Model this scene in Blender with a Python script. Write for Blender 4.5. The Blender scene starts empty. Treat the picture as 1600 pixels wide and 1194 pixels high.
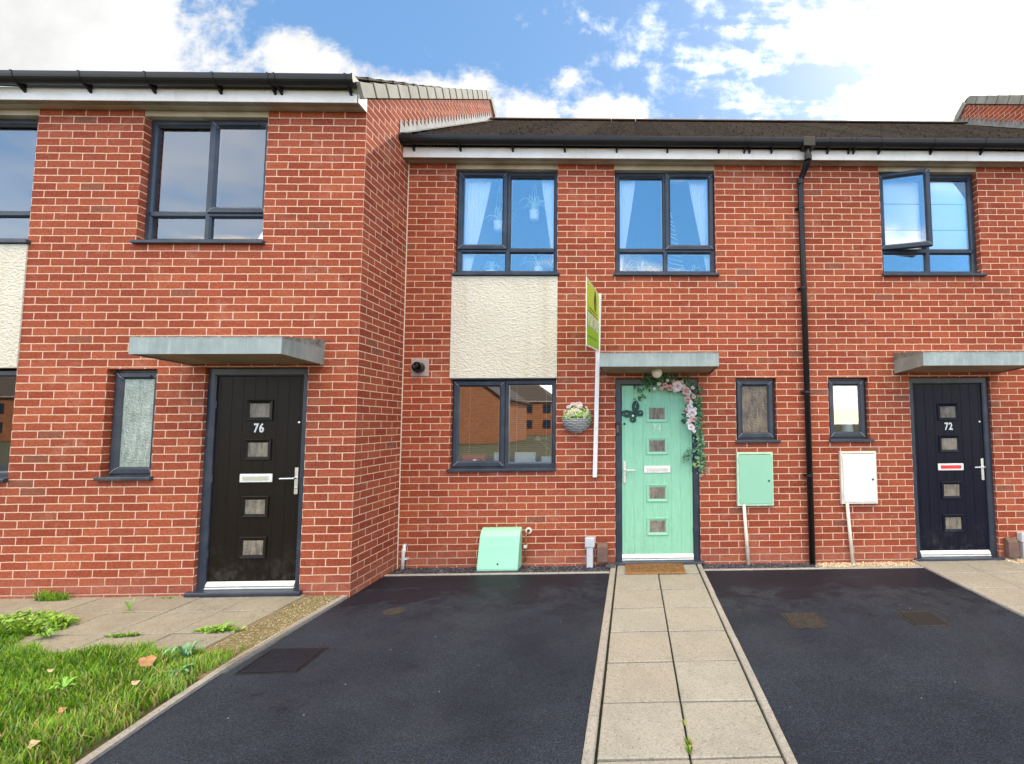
import bpy, bmesh, math, random
from mathutils import Vector, Matrix, Euler
import numpy as np
R = math.radians
random.seed(7)
S = bpy.context.scene
COL = S.collection

# ------------------------------------------------------------------ camera
cam = bpy.data.cameras.new('camera'); camo = bpy.data.objects.new('camera', cam); COL.objects.link(camo)
rot = ((0.9997320, 0.0227118, 0.0044746), (-0.0223519, 0.9973958, -0.0685719), (-0.0060203, 0.0684535, 0.9976361))
M3 = Matrix(rot) @ Matrix(((1, 0, 0), (0, 0, -1), (0, 1, 0)))
camo.matrix_world = Matrix.Translation((0.1983, -5.4111, 1.5847)) @ M3.to_4x4()
cam.sensor_width = 36.0; cam.lens = 36.0 * 733.75 / 1600
cam.shift_x = (800 - 1004.58) / 1600; cam.shift_y = (610.66 - 597) / 1600
cam.clip_start = 0.05; cam.clip_end = 3000
S.camera = camo
S.view_settings.view_transform = 'Standard'; S.view_settings.look = 'None'
S.view_settings.exposure = 0.75; S.view_settings.gamma = 1.0

# ------------------------------------------------------------------ sun
SUN = Vector((0.68, 1.0, 1.0)).normalized()
sl = bpy.data.lights.new('sun', 'SUN'); so = bpy.data.objects.new('sun', sl); COL.objects.link(so)
sl.energy = 2.7; sl.angle = R(0.6); sl.color = (1.0, 0.9, 0.76)
so.rotation_euler = SUN.to_track_quat('Z', 'Y').to_euler(); so.location = (20, 30, 30)

# ------------------------------------------------------------------ node helper
class NT:
    def __init__(s, tree): s.t = tree; s.n = tree.nodes; s.l = tree.links
    def add(s, typ, **kw):
        n = s.n.new(typ)
        for k, v in kw.items():
            if k in ('inp',):
                for kk, vv in v.items():
                    if isinstance(vv, bpy.types.NodeSocket): s.l.new(vv, n.inputs[kk])
                    else: n.inputs[kk].default_value = vv
            else: setattr(n, k, v)
        return n
    def math(s, op, a, b=0.0, c=None, clamp=False):
        n = s.n.new('ShaderNodeMath'); n.operation = op; n.use_clamp = clamp
        for i, v in enumerate((a, b, c)):
            if v is None: continue
            if isinstance(v, bpy.types.NodeSocket): s.l.new(v, n.inputs[i])
            else: n.inputs[i].default_value = v
        return n.outputs[0]
    def mix(s, f, a, b, blend='MIX'):
        n = s.n.new('ShaderNodeMix'); n.data_type = 'RGBA'; n.blend_type = blend
        for i, v in ((0, f), (6, a), (7, b)):
            if isinstance(v, bpy.types.NodeSocket): s.l.new(v, n.inputs[i])
            elif i: n.inputs[i].default_value = (*v, 1) if len(v) == 3 else v
            else: n.inputs[i].default_value = v
        return n.outputs[2]
    def ramp(s, f, stops):
        n = s.n.new('ShaderNodeValToRGB'); s.l.new(f, n.inputs[0]); e = n.color_ramp.elements
        while len(e) < len(stops): e.new(0.5)
        for i, (p, c) in enumerate(stops):
            e[i].position = p; e[i].color = (c, c, c, 1) if not hasattr(c, '__len__') else (*c, 1)
        return n.outputs[0]
    def noise(s, vec, scale, detail=4, rough=0.55, dist=0.0):
        n = s.n.new('ShaderNodeTexNoise'); s.l.new(vec, n.inputs['Vector'])
        n.inputs['Scale'].default_value = scale; n.inputs['Detail'].default_value = detail
        n.inputs['Roughness'].default_value = rough; n.inputs['Distortion'].default_value = dist
        return n.outputs[0]
    def mapr(s, v, a, b, c=0.0, d=1.0, typ='LINEAR'):
        n = s.n.new('ShaderNodeMapRange'); n.interpolation_type = typ; s.l.new(v, n.inputs[0])
        for i, x in enumerate((a, b, c, d)):
            if isinstance(x, bpy.types.NodeSocket): s.l.new(x, n.inputs[i + 1])
            else: n.inputs[i + 1].default_value = x
        return n.outputs[0]

# ------------------------------------------------------------------ world: Nishita sky with broken cloud
W = bpy.data.worlds.new('World'); S.world = W; W.use_nodes = True
w = NT(W.node_tree); w.n.clear()
sky = w.add('ShaderNodeTexSky', sky_type='NISHITA', sun_disc=False)
sky.sun_elevation = math.asin(SUN.z); sky.sun_rotation = math.atan2(SUN.x, SUN.y)
sky.altitude = 50; sky.air_density = 1.0; sky.dust_density = 0.6; sky.ozone_density = 2.0
tc = w.add('ShaderNodeTexCoord')
sep = w.add('ShaderNodeSeparateXYZ', inp={0: tc.outputs['Generated']})
X, Y, Z = sep.outputs
yc = w.math('MAXIMUM', Y, 0.12)
u = w.math('DIVIDE', X, yc); v = w.math('DIVIDE', Z, yc)
uv = w.add('ShaderNodeCombineXYZ', inp={0: u, 1: v, 2: 0.0}).outputs[0]
# wispy and lumpy noise in the sky plane on the house side
n1 = w.noise(uv, 5.5, 12, 0.60, 0.35)
n2 = w.noise(uv, 15.0, 10, 0.66, 0.15)
st = w.add('ShaderNodeMapping', inp={0: uv, 2: (0, 0, R(-38)), 3: (1.7, 6.0, 1)}).outputs[0]
n3 = w.noise(st, 3.0, 9, 0.62, 0.6)
BL = [  # u, v, a, b, amplitude   (banks of cloud behind the roofs)
    (-1.32, 0.86, 0.40, 0.26, 1.15), (-0.70, 0.795, 0.085, 0.050, 0.60), (-0.56, 0.74, 0.17, 0.035, 0.55),
    (-0.40, 0.715, 0.10, 0.050, 0.55), (-0.23, 0.69, 0.06, 0.045, 0.75), (-0.045, 0.685, 0.075, 0.036, 1.0),
    (-0.14, 0.775, 0.030, 0.028, 0.42), (-0.75, 0.845, 0.06, 0.045, 0.50), (-0.33, 0.76, 0.05, 0.05, 0.30), (-0.02, 0.80, 0.02, 0.02, 0.25), (0.05, 0.75, 0.015, 0.03, 0.30),
    (0.24, 0.84, 0.26, 0.20, 0.26), (1.00, 0.86, 0.30, 0.27, 1.6), (0.54, 0.70, 0.12, 0.05, 0.50),
    (0.48, 0.93, 0.14, 0.05, 0.32),
    (-0.66, 0.91, 0.28, 0.06, -0.40), (-0.30, 0.83, 0.18, 0.07, -0.25), (0.40, 0.765, 0.07, 0.035, -0.45), (0.10, 0.70, 0.1, 0.03, -0.1)]
tot = None
for (a, b, ra, rb, am) in BL:
    du = w.math('DIVIDE', w.math('SUBTRACT', u, a), ra); dv = w.math('DIVIDE', w.math('SUBTRACT', v, b), rb)
    q = w.math('ADD', w.math('MULTIPLY', du, du), w.math('MULTIPLY', dv, dv))
    g = w.math('MULTIPLY', w.math('EXPONENT', w.math('MULTIPLY', q, -1.0)), am)
    tot = g if tot is None else w.math('ADD', tot, g)
wr = w.mapr(u, -0.05, 0.15, 0.25, 1.0, 'SMOOTHSTEP')      # streaky high cloud on the right, lumpy cloud on the left
nn = w.math('ADD', w.math('MULTIPLY', w.math('SUBTRACT', n1, 0.5), 0.50), w.math('ADD', w.math('MULTIPLY', w.math('SUBTRACT', n2, 0.5), 0.75), w.math('MULTIPLY', w.math('SUBTRACT', n3, 0.5), w.math('MULTIPLY', wr, 0.75))))
cov_b = w.mapr(w.math('ADD', w.math('MULTIPLY', nn, 2.0), tot), 0.02, w.mapr(u, -0.1, 0.2, 0.60, 1.02), 0, 1, 'SMOOTHSTEP')
# the rest of the sky: noise on a cloud deck
zc = w.math('ADD', w.math('MAXIMUM', Z, 0.0), 0.18)
pv = w.add('ShaderNodeCombineXYZ', inp={0: w.math('DIVIDE', X, zc), 1: w.math('DIVIDE', Y, zc), 2: 3.0}).outputs[0]
m1 = w.noise(pv, 1.1, 5, 0.5, 0.3)
cov_f = w.mapr(w.math('ADD', m1, w.mapr(Z, 0.55, 0.85, 0.0, 0.10)), 0.52, 0.70, 0, 1, 'SMOOTHSTEP')
fl_ = w.add('ShaderNodeVectorMath', operation='DOT_PRODUCT', inp={0: tc.outputs['Generated'], 1: tuple(Vector((-0.66, -0.62, 0.42)).normalized())}).outputs['Value']
cov_f = w.math('MAXIMUM', cov_f, w.math('MULTIPLY', w.mapr(fl_, 0.88, 0.97, 0, 0.9, 'SMOOTHSTEP'), w.mapr(w.noise(pv, 1.8, 4, 0.5), 0.40, 0.65, 0.0, 0.28)))
hz = w.mapr(Z, 0.0, 0.22, 0.62, 0.0, 'SMOOTHSTEP')
cov_f = w.math('MAXIMUM', cov_f, hz)
side = w.mapr(Y, 0.12, 0.30, 0, 1, 'SMOOTHSTEP')
cov = w.add('ShaderNodeMix', inp={0: side, 2: cov_f, 3: cov_b}).outputs[0]
skyc = w.mix(1.0, sky.outputs[0], (0.105, 0.105, 0.105), 'MULTIPLY')
blue = w.mix(0.55, skyc, (0.120, 0.290, 0.56))
# sky behind the camera set brighter than a real one, to light the facade
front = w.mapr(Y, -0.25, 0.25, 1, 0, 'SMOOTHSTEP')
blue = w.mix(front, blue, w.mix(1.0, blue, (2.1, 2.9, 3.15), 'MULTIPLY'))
sd = w.add('ShaderNodeVectorMath', operation='DOT_PRODUCT', inp={0: tc.outputs['Generated'], 1: tuple(SUN)}).outputs['Value']
glow = w.math('POWER', w.math('MAXIMUM', sd, 0.0), 14.0)
shade = w.mapr(w.noise(uv, 4.0, 6, 0.6), 0.35, 0.65, 0.56, 0.68)
cb = w.math('ADD', w.math('MULTIPLY', shade, w.mapr(u, -1.3, -0.7, 0.92, 1.0)), w.math('MULTIPLY', glow, 1.6))
cw = w.mix(front, w.add('ShaderNodeCombineColor', inp={0: cb, 1: cb, 2: w.math('MULTIPLY', cb, 0.99)}).outputs[0], (4.75, 3.7, 2.15))  # clouds behind the camera boosted as added light for the facade
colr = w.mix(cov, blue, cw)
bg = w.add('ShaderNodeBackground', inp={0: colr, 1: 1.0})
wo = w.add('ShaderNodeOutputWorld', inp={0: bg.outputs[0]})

# ------------------------------------------------------------------ materials
def mat(name):
    m = bpy.data.materials.new(name); m.use_nodes = True
    t = NT(m.node_tree); t.n.clear()
    t.bsdf = t.add('ShaderNodeBsdfPrincipled'); t.out = t.add('ShaderNodeOutputMaterial', inp={0: t.bsdf.outputs[0]})
    t.co = t.add('ShaderNodeTexCoord'); t.m = m
    return t
def bump(t, h, strength=0.3, dist=0.01):
    b = t.add('ShaderNodeBump', inp={'Strength': strength, 'Distance': dist, 'Height': h}); t.l.new(b.outputs[0], t.bsdf.inputs['Normal'])
def simple(name, col, rough=0.5, metal=0.0, var=0.12, vs=6.0, bs=0.0, bsc=60.0, spec=0.5):
    t = mat(name); p = t.co.outputs['Object']
    n = t.noise(p, vs, 5, 0.6)
    c = t.mix(t.mapr(n, 0.3, 0.7), tuple(x * (1 - var) for x in col), tuple(min(1, x * (1 + var)) for x in col))
    t.l.new(c, t.bsdf.inputs['Base Color']); t.bsdf.inputs['Roughness'].default_value = rough
    t.bsdf.inputs['Metallic'].default_value = metal; t.bsdf.inputs['Specular IOR Level'].default_value = spec
    if bs: bump(t, t.noise(p, bsc, 4, 0.6), bs, 0.004)
    return t.m
MAT = {}
def brick_mat(name, c1, c2, cm, dark=0.07):
    t = mat(name)
    uvn = t.add('ShaderNodeUVMap'); p0 = uvn.outputs[0]
    wob = t.add('ShaderNodeTexNoise', inp={'Vector': p0, 'Scale': 9.0, 'Detail': 3.0})
    off = t.add('ShaderNodeVectorMath', operation='MULTIPLY_ADD', inp={0: wob.outputs['Color'], 1: (0.007, 0.006, 0), 2: p0}).outputs[0]
    wo2 = t.add('ShaderNodeTexNoise', inp={'Vector': p0, 'Scale': 55.0, 'Detail': 3.0})
    off = t.add('ShaderNodeVectorMath', operation='MULTIPLY_ADD', inp={0: wo2.outputs['Color'], 1: (0.0085, 0.0065, 0), 2: off}).outputs[0]
    off = t.add('ShaderNodeVectorMath', operation='ADD', inp={0: off, 1: (-0.0078, -0.0063, 0)}).outputs[0]
    bt = t.add('ShaderNodeTexBrick', inp={'Vector': off, 'Color1': (0, 0, 0, 1), 'Color2': (1, 1, 1, 1), 'Scale': 1.0, 'Mortar Size': 0.0054, 'Mortar Smooth': 0.25,
                                          'Bias': 0.0, 'Brick Width': 0.225, 'Row Height': 0.075})
    bt.offset = 0.5
    rnd = bt.outputs['Color']; fac = bt.outputs['Fac']
    base = t.mix(t.mapr(rnd, 0.1, 0.9), c1, c2)
    dk = t.mapr(rnd, 0.968, 0.985)
    base = t.mix(t.math('MULTIPLY', dk, 0.45), base, (dark * 1.3, dark, dark * 0.8))
    # drag-wired face: fine streaks, pits and pale bloom
    sv = t.add('ShaderNodeMapping', inp={0: p0, 3: (1.0, 0.35, 1)}).outputs[0]
    fine = t.noise(sv, 190, 3, 0.7)
    med = t.noise(p0, 42, 5, 0.7)
    big = t.noise(p0, 0.9, 4, 0.55)
    base = t.mix(1.0, base, t.ramp(fine, [(0.3, 0.66), (0.7, 1.25)]), 'MULTIPLY')
    base = t.mix(1.0, base, t.ramp(med, [(0.28, 0.62), (0.72, 1.30)]), 'MULTIPLY')
    base = t.mix(1.0, base, t.ramp(big, [(0.3, 0.84), (0.7, 1.14)]), 'MULTIPLY')
    bloom = t.mapr(t.noise(p0, 3.2, 8, 0.75), 0.55, 0.78, 0, 0.42)
    base = t.mix(bloom, base, (0.50, 0.30, 0.22))
    mort = t.mix(t.mapr(t.noise(p0, 30, 4, 0.7), 0.3, 0.7), tuple(x * 0.86 for x in cm), tuple(x * 1.08 for x in cm))
    # splash zone close to the ground
    sz = t.add('ShaderNodeSeparateXYZ', inp={0: p0}).outputs[1]
    low = t.math('MULTIPLY', t.mapr(sz, 0.05, 0.20, 1, 0), t.mapr(t.noise(p0, 7, 5, 0.7), 0.35, 0.65, 0.15, 0.75))
    mort = t.mix(low, mort, (0.32, 0.20, 0.16))
    base = t.mix(t.math('MULTIPLY', low, 0.5), base, (0.34, 0.17, 0.13))
    t.l.new(t.mix(fac, base, mort), t.bsdf.inputs['Base Color'])
    t.bsdf.inputs['Roughness'].default_value = 0.9; t.bsdf.inputs['Specular IOR Level'].default_value = 0.25
    h = t.math('ADD', t.math('MULTIPLY', t.math('SUBTRACT', 1.0, fac), 1.0), t.math('MULTIPLY', fine, 0.28))
    h = t.math('ADD', h, t.math('MULTIPLY', med, 0.35))
    bump(t, h, 0.75, 0.004)
    return t.m
MAT['brick'] = brick_mat('red_brickwork', (0.262, 0.053, 0.026), (0.345, 0.086, 0.042), (0.66, 0.43, 0.325))
MAT['brick_far'] = brick_mat('orange_brickwork', (0.46, 0.15, 0.05), (0.56, 0.20, 0.075), (0.6, 0.42, 0.3))

def upvc():
    t = mat('anthracite_upvc'); p = t.co.outputs['Object']
    c = t.mix(t.mapr(t.noise(p, 5, 5), 0.3, 0.7), (0.022, 0.031, 0.050), (0.036, 0.047, 0.072))
    dust = t.mapr(t.noise(p, 2.5, 8, 0.7), 0.52, 0.75, 0, 0.35)
    c = t.mix(dust, c, (0.12, 0.13, 0.14))
    t.l.new(c, t.bsdf.inputs['Base Color']); t.bsdf.inputs['Roughness'].default_value = 0.33; t.bsdf.inputs['Specular IOR Level'].default_value = 0.32
    bump(t, t.noise(t.add('ShaderNodeMapping', inp={0: p, 3: (1, 1, 0.15)}).outputs[0], 400, 2), 0.12, 0.001)
    return t.m
MAT['upvc'] = upvc()
MAT['black'] = simple('black_plastic', (0.012, 0.012, 0.014), 0.32, var=0.2, spec=0.3)
MAT['matt_black'] = simple('plain_matt_black', (0.01, 0.01, 0.01), 0.7)
def white_trim():
    t = mat('white_upvc_board'); p = t.co.outputs['Object']
    c = t.mix(t.mapr(t.noise(p, 1.7, 6, 0.65), 0.42, 0.75), (0.68, 0.66, 0.64), (0.50, 0.47, 0.42))
    sv = t.add('ShaderNodeMapping', inp={0: p, 3: (14, 14, 0.8)}).outputs[0]
    c = t.mix(t.mapr(t.noise(sv, 1.0, 5, 0.7), 0.58, 0.8, 0, 0.5), c, (0.30, 0.27, 0.20))
    t.l.new(c, t.bsdf.inputs['Base Color']); t.bsdf.inputs['Roughness'].default_value = 0.35
    return t.m
MAT['trim'] = white_trim()
def soffit_m():
    t = mat('soffit_board'); p = t.co.outputs['Object']
    yv = t.add('ShaderNodeSeparateXYZ', inp={0: p}).outputs
    c = t.mix(t.mapr(t.noise(p, 2.2, 6, 0.65), 0.4, 0.7), (0.44, 0.40, 0.32), (0.27, 0.22, 0.15))  # white plastic soffit; the brown-green of its shade is put into this colour
    t.l.new(c, t.bsdf.inputs['Base Color']); t.bsdf.inputs['Roughness'].default_value = 0.5
    return t.m
MAT['soffit'] = soffit_m()
def render_m():
    t = mat('textured_render'); p = t.co.outputs['Object']
    c = t.mix(t.mapr(t.noise(p, 1.2, 6, 0.6), 0.3, 0.7), (0.58, 0.54, 0.46), (0.66, 0.63, 0.55))
    sv = t.add('ShaderNodeMapping', inp={0: p, 3: (9, 9, 0.5)}).outputs[0]
    c = t.mix(t.mapr(t.noise(sv, 1.0, 4, 0.6), 0.50, 0.8, 0, 0.5), c, (0.46, 0.41, 0.29))
    t.l.new(c, t.bsdf.inputs['Base Color']); t.bsdf.inputs['Roughness'].default_value = 0.9
    d = t.add('ShaderNodeTexNoise', inp={'Vector': p, 'Scale': 22.0, 'Detail': 3.0})
    pp = t.add('ShaderNodeVectorMath', operation='MULTIPLY_ADD', inp={0: d.outputs['Color'], 1: (0.05, 0.05, 0.05), 2: p}).outputs[0]
    pp = t.add('ShaderNodeMapping', inp={0: pp, 3: (1.0, 1.0, 1.6)}).outputs[0]
    h = t.add('ShaderNodeTexVoronoi', feature='SMOOTH_F1', inp={'Vector': pp, 'Scale': 34.0}).outputs[0]
    h = t.math('ADD', h, t.math('MULTIPLY', t.noise(p, 75, 4, 0.6), 0.7))
    bump(t, h, 0.9, 0.012)
    return t.m
MAT['render'] = render_m()
def galv():
    t = mat('galvanised_zinc'); p = t.co.outputs['Object']
    c = t.mix(t.mapr(t.noise(p, 4, 6, 0.6), 0.3, 0.7), (0.20, 0.245, 0.245), (0.32, 0.37, 0.365))
    sv = t.add('ShaderNodeMapping', inp={0: p, 3: (22, 22, 2.2)}).outputs[0]
    c = t.mix(t.mapr(t.noise(sv, 1.0, 6, 0.7), 0.50, 0.75, 0, 0.6), c, (0.42, 0.50, 0.47))
    zz = t.add('ShaderNodeSeparateXYZ', inp={0: t.co.outputs['Generated']}).outputs[2]
    rust = t.math('MULTIPLY', t.mapr(zz, 0.60, 0.70, 0, 1), t.mapr(t.noise(p, 16, 6, 0.75), 0.40, 0.60))
    c = t.mix(t.math('MULTIPLY', rust, 0.8), c, (0.10, 0.085, 0.06))
    t.l.new(c, t.bsdf.inputs['Base Color']); t.bsdf.inputs['Roughness'].default_value = 0.5
    t.bsdf.inputs['Metallic'].default_value = 0.35
    bump(t, t.noise(p, 3, 3), 0.2, 0.01)
    return t.m
MAT['galv'] = galv()
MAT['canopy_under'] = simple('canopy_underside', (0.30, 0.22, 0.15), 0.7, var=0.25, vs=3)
MAT['lead'] = simple('lead_flashing', (0.18, 0.19, 0.195), 0.65, 0.0, var=0.35, vs=9, bs=0.3, bsc=30)
MAT['coping'] = simple('verge_cap', (0.235, 0.235, 0.20), 0.75, var=0.25, vs=3)
def tile_m():
    t = mat('roof_tiles'); p = t.co.outputs['Object']
    a = t.add('ShaderNodeUVMap').outputs[0]
    bt = t.add('ShaderNodeTexBrick', inp={'Vector': a, 'Color1': (0, 0, 0, 1), 'Color2': (1, 1, 1, 1), 'Scale': 1.0, 'Mortar Size': 0.006, 'Mortar Smooth': 0.3,
                                          'Bias': 0.0, 'Brick Width': 0.27, 'Row Height': 0.30})
    c = t.mix(bt.outputs['Color'], (0.058, 0.045, 0.038), (0.105, 0.078, 0.064))
    c = t.mix(t.mapr(t.noise(p, 24, 6, 0.75), 0.50, 0.62), c, (0.150, 0.105, 0.07))
    c = t.mix(t.mapr(t.noise(p, 7, 6, 0.75), 0.53, 0.68, 0, 0.55), c, (0.12, 0.115, 0.045))
    c = t.mix(bt.outputs['Fac'], c, (0.012, 0.01, 0.01))
    t.l.new(c, t.bsdf.inputs['Base Color']); t.bsdf.inputs['Roughness'].default_value = 0.85
    h = t.math('ADD', t.noise(p, 60, 5, 0.7), t.math('MULTIPLY', bt.outputs['Fac'], -1.0))
    bump(t, h, 0.6, 0.012)
    return t.m
MAT['tile'] = tile_m()
MAT['ridge'] = simple('ridge_tile', (0.085, 0.06, 0.048), 0.85, var=0.35, vs=14)
def door_m(name, col, rough):
    t = mat(name); p = t.co.outputs['Object']
    g = t.add('ShaderNodeMapping', inp={0: p, 3: (26, 26, 1.6)}).outputs[0]
    grain = t.noise(g, 4.0, 5, 0.65, 0.6)
    c = t.mix(t.mapr(grain, 0.3, 0.7), tuple(x * 0.88 for x in col), tuple(min(1, x * 1.1) for x in col))
    z = t.add('ShaderNodeSeparateXYZ', inp={0: p}).outputs[2]
    dirt = t.math('MULTIPLY', t.mapr(z, 0.05, 0.5, 1, 0), t.mapr(t.noise(p, 9, 7, 0.75), 0.50, 0.72, 0, 0.35))
    c = t.mix(dirt, c, (0.16, 0.16, 0.15))
    t.l.new(c, t.bsdf.inputs['Base Color']); t.bsdf.inputs['Roughness'].default_value = rough; t.bsdf.inputs['Specular IOR Level'].default_value = 0.14
    bump(t, grain, 0.22, 0.002)
    return t.m
MAT['mint'] = door_m('mint_painted_grp', (0.262, 0.55, 0.382), 0.42)
MAT['brown_door'] = door_m('dark_brown_grp', (0.0115, 0.0080, 0.0065), 0.36)
MAT['navy_door'] = door_m('navy_black_grp', (0.0065, 0.0075, 0.0175), 0.34)
MAT['mint_box'] = simple('mint_gloss_plastic', (0.29, 0.62, 0.45), 0.36, var=0.05, vs=2)
MAT['mint_box2'] = simple('mint_meter_door', (0.25, 0.52, 0.375), 0.40, var=0.05, vs=2)
MAT['mint_edge'] = simple('mint_edge_worn', (0.46, 0.66, 0.50), 0.45, var=0.15, vs=12)
MAT['white'] = simple('white_plastic', (0.66, 0.67, 0.69), 0.3, var=0.05, vs=3)
MAT['offwhite'] = simple('aged_white_plastic', (0.66, 0.63, 0.54), 0.4, var=0.12, vs=5)
MAT['chrome'] = simple('brushed_steel', (0.72, 0.72, 0.70), 0.25, 0.75, var=0.06)
MAT['silver'] = simple('aluminium_sill', (0.78, 0.79, 0.78), 0.35, 0.3, var=0.08)
MAT['grey_pl'] = simple('pale_grey_plastic', (0.48, 0.51, 0.55), 0.4, var=0.08)
MAT['brown_box'] = simple('brown_weathered_plastic', (0.13, 0.075, 0.06), 0.6, var=0.3, vs=14)
MAT['flue_plate'] = simple('pinkish_grey_plate', (0.36, 0.27, 0.25), 0.6, var=0.12, vs=12)
MAT['copper'] = simple('copper_pipe', (0.35, 0.14, 0.08), 0.4, 0.6)
MAT['coir'] = simple('coir_fibre', (0.27, 0.145, 0.055), 0.95, var=0.35, vs=40, bs=0.9, bsc=240)
MAT['wicker'] = simple('grey_wicker', (0.30, 0.31, 0.32), 0.7, var=0.35, vs=50)
MAT['leafg'] = simple('dark_green_leaf', (0.050, 0.150, 0.060), 0.5, var=0.5, vs=25)
MAT['leafb'] = simple('blue_green_leaf', (0.12, 0.28, 0.18), 0.5, var=0.4, vs=25)
MAT['leafl'] = simple('lime_green_leaf', (0.26, 0.42, 0.10), 0.5, var=0.3, vs=25)
MAT['rose_w'] = simple('white_petal', (0.72, 0.64, 0.64), 0.6, var=0.08)
MAT['rose_p'] = simple('pink_petal', (0.66, 0.36, 0.34), 0.6, var=0.15, vs=30)
MAT['rose_c'] = simple('cream_petal', (0.72, 0.68, 0.50), 0.6, var=0.08)
MAT['bfly'] = simple('dark_green_metal', (0.014, 0.050, 0.040), 0.5, var=0.2, spec=0.25)
MAT['curtain'] = simple('white_voile', (0.86, 0.87, 0.90), 0.9, var=0.03)
MAT['blind'] = simple('white_blind_fabric', (0.84, 0.87, 0.88), 0.9, var=0.03)
MAT['ceramic'] = simple('white_ceramic', (0.92, 0.92, 0.92), 0.3, var=0.03)
MAT['paleleafg'] = simple('pale_striped_leaf', (0.55, 0.68, 0.50), 0.5, var=0.2, vs=30)
MAT['wood'] = simple('light_wood', (0.46, 0.28, 0.13), 0.6, var=0.15, vs=20)
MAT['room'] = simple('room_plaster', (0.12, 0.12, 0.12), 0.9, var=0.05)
MAT['red'] = simple('red_plastic', (0.75, 0.03, 0.035), 0.4)
MAT['stone_dark'] = simple('slate_piece', (0.06, 0.06, 0.07), 0.7, var=0.3, vs=20)
MAT['iron'] = simple('cast_iron', (0.030, 0.024, 0.022), 0.85, 0.0, var=0.5, vs=30, bs=0.6, bsc=90)
MAT['lime'] = None

def glass_m(name, base=0.12, tint=(0.95, 0.98, 0.98), rough=0.0, pebble=0.0, dark=None):
    t = mat(name); t.n.remove(t.bsdf)
    p = t.co.outputs['Object']
    gl = t.add('ShaderNodeBsdfGlossy', inp={'Color': (0.96, 0.98, 1, 1), 'Roughness': rough})
    if pebble:
        nb = t.add('ShaderNodeBump', inp={'Strength': 1.0, 'Distance': 0.01, 'Height': t.math('ADD', t.noise(p, pebble, 2, 0.5, 0.5), t.math('MULTIPLY', t.noise(p, pebble * 2.3, 2), 0.4))})
        t.l.new(nb.outputs[0], gl.inputs['Normal'])
        sv = t.add('ShaderNodeMapping', inp={0: p, 3: (30, 30, 7)}).outputs[0]
        f1 = t.math('ADD', t.math('MULTIPLY', t.noise(sv, 1.0, 5, 0.7, 0.5), 0.6), t.math('MULTIPLY', t.noise(p, 7, 4, 0.6), 0.4))
        c = t.mix(t.mapr(f1, 0.38, 0.62), dark, tint)
        tr = t.add('ShaderNodeBsdfPrincipled', inp={'Base Color': c, 'Roughness': 0.4, 'Transmission Weight': 0.45, 'IOR': 1.15, 'Normal': nb.outputs[0]})
    else:
        tr = t.add('ShaderNodeBsdfTransparent', inp={'Color': (*tint, 1)})
    fr = t.add('ShaderNodeFresnel', inp={'IOR': 1.5})
    f = t.math('ADD', base, t.math('MULTIPLY', fr.outputs[0], 0.9), clamp=True)
    mx = t.add('ShaderNodeMixShader', inp={0: f, 1: tr.outputs[0], 2: gl.outputs[0]})
    t.l.new(mx.outputs[0], t.out.inputs[0])
    return t.m
MAT['glass'] = glass_m('window_glass')
MAT['glass_low'] = glass_m('window_glass_ground', 0.22)
MAT['pebble'] = glass_m('pebbled_obscure_glass', 0.07, (0.62, 0.72, 0.66), 0.12, 60.0, (0.26, 0.33, 0.27))
MAT['reed'] = glass_m('obscure_glass_brownish', 0.03, (0.34, 0.25, 0.15), 0.14, 70.0, (0.06, 0.045, 0.035))
MAT['doorglass'] = glass_m('textured_door_glass', 0.03, (0.48, 0.40, 0.30), 0.14, 90.0, (0.11, 0.09, 0.07))

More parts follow.
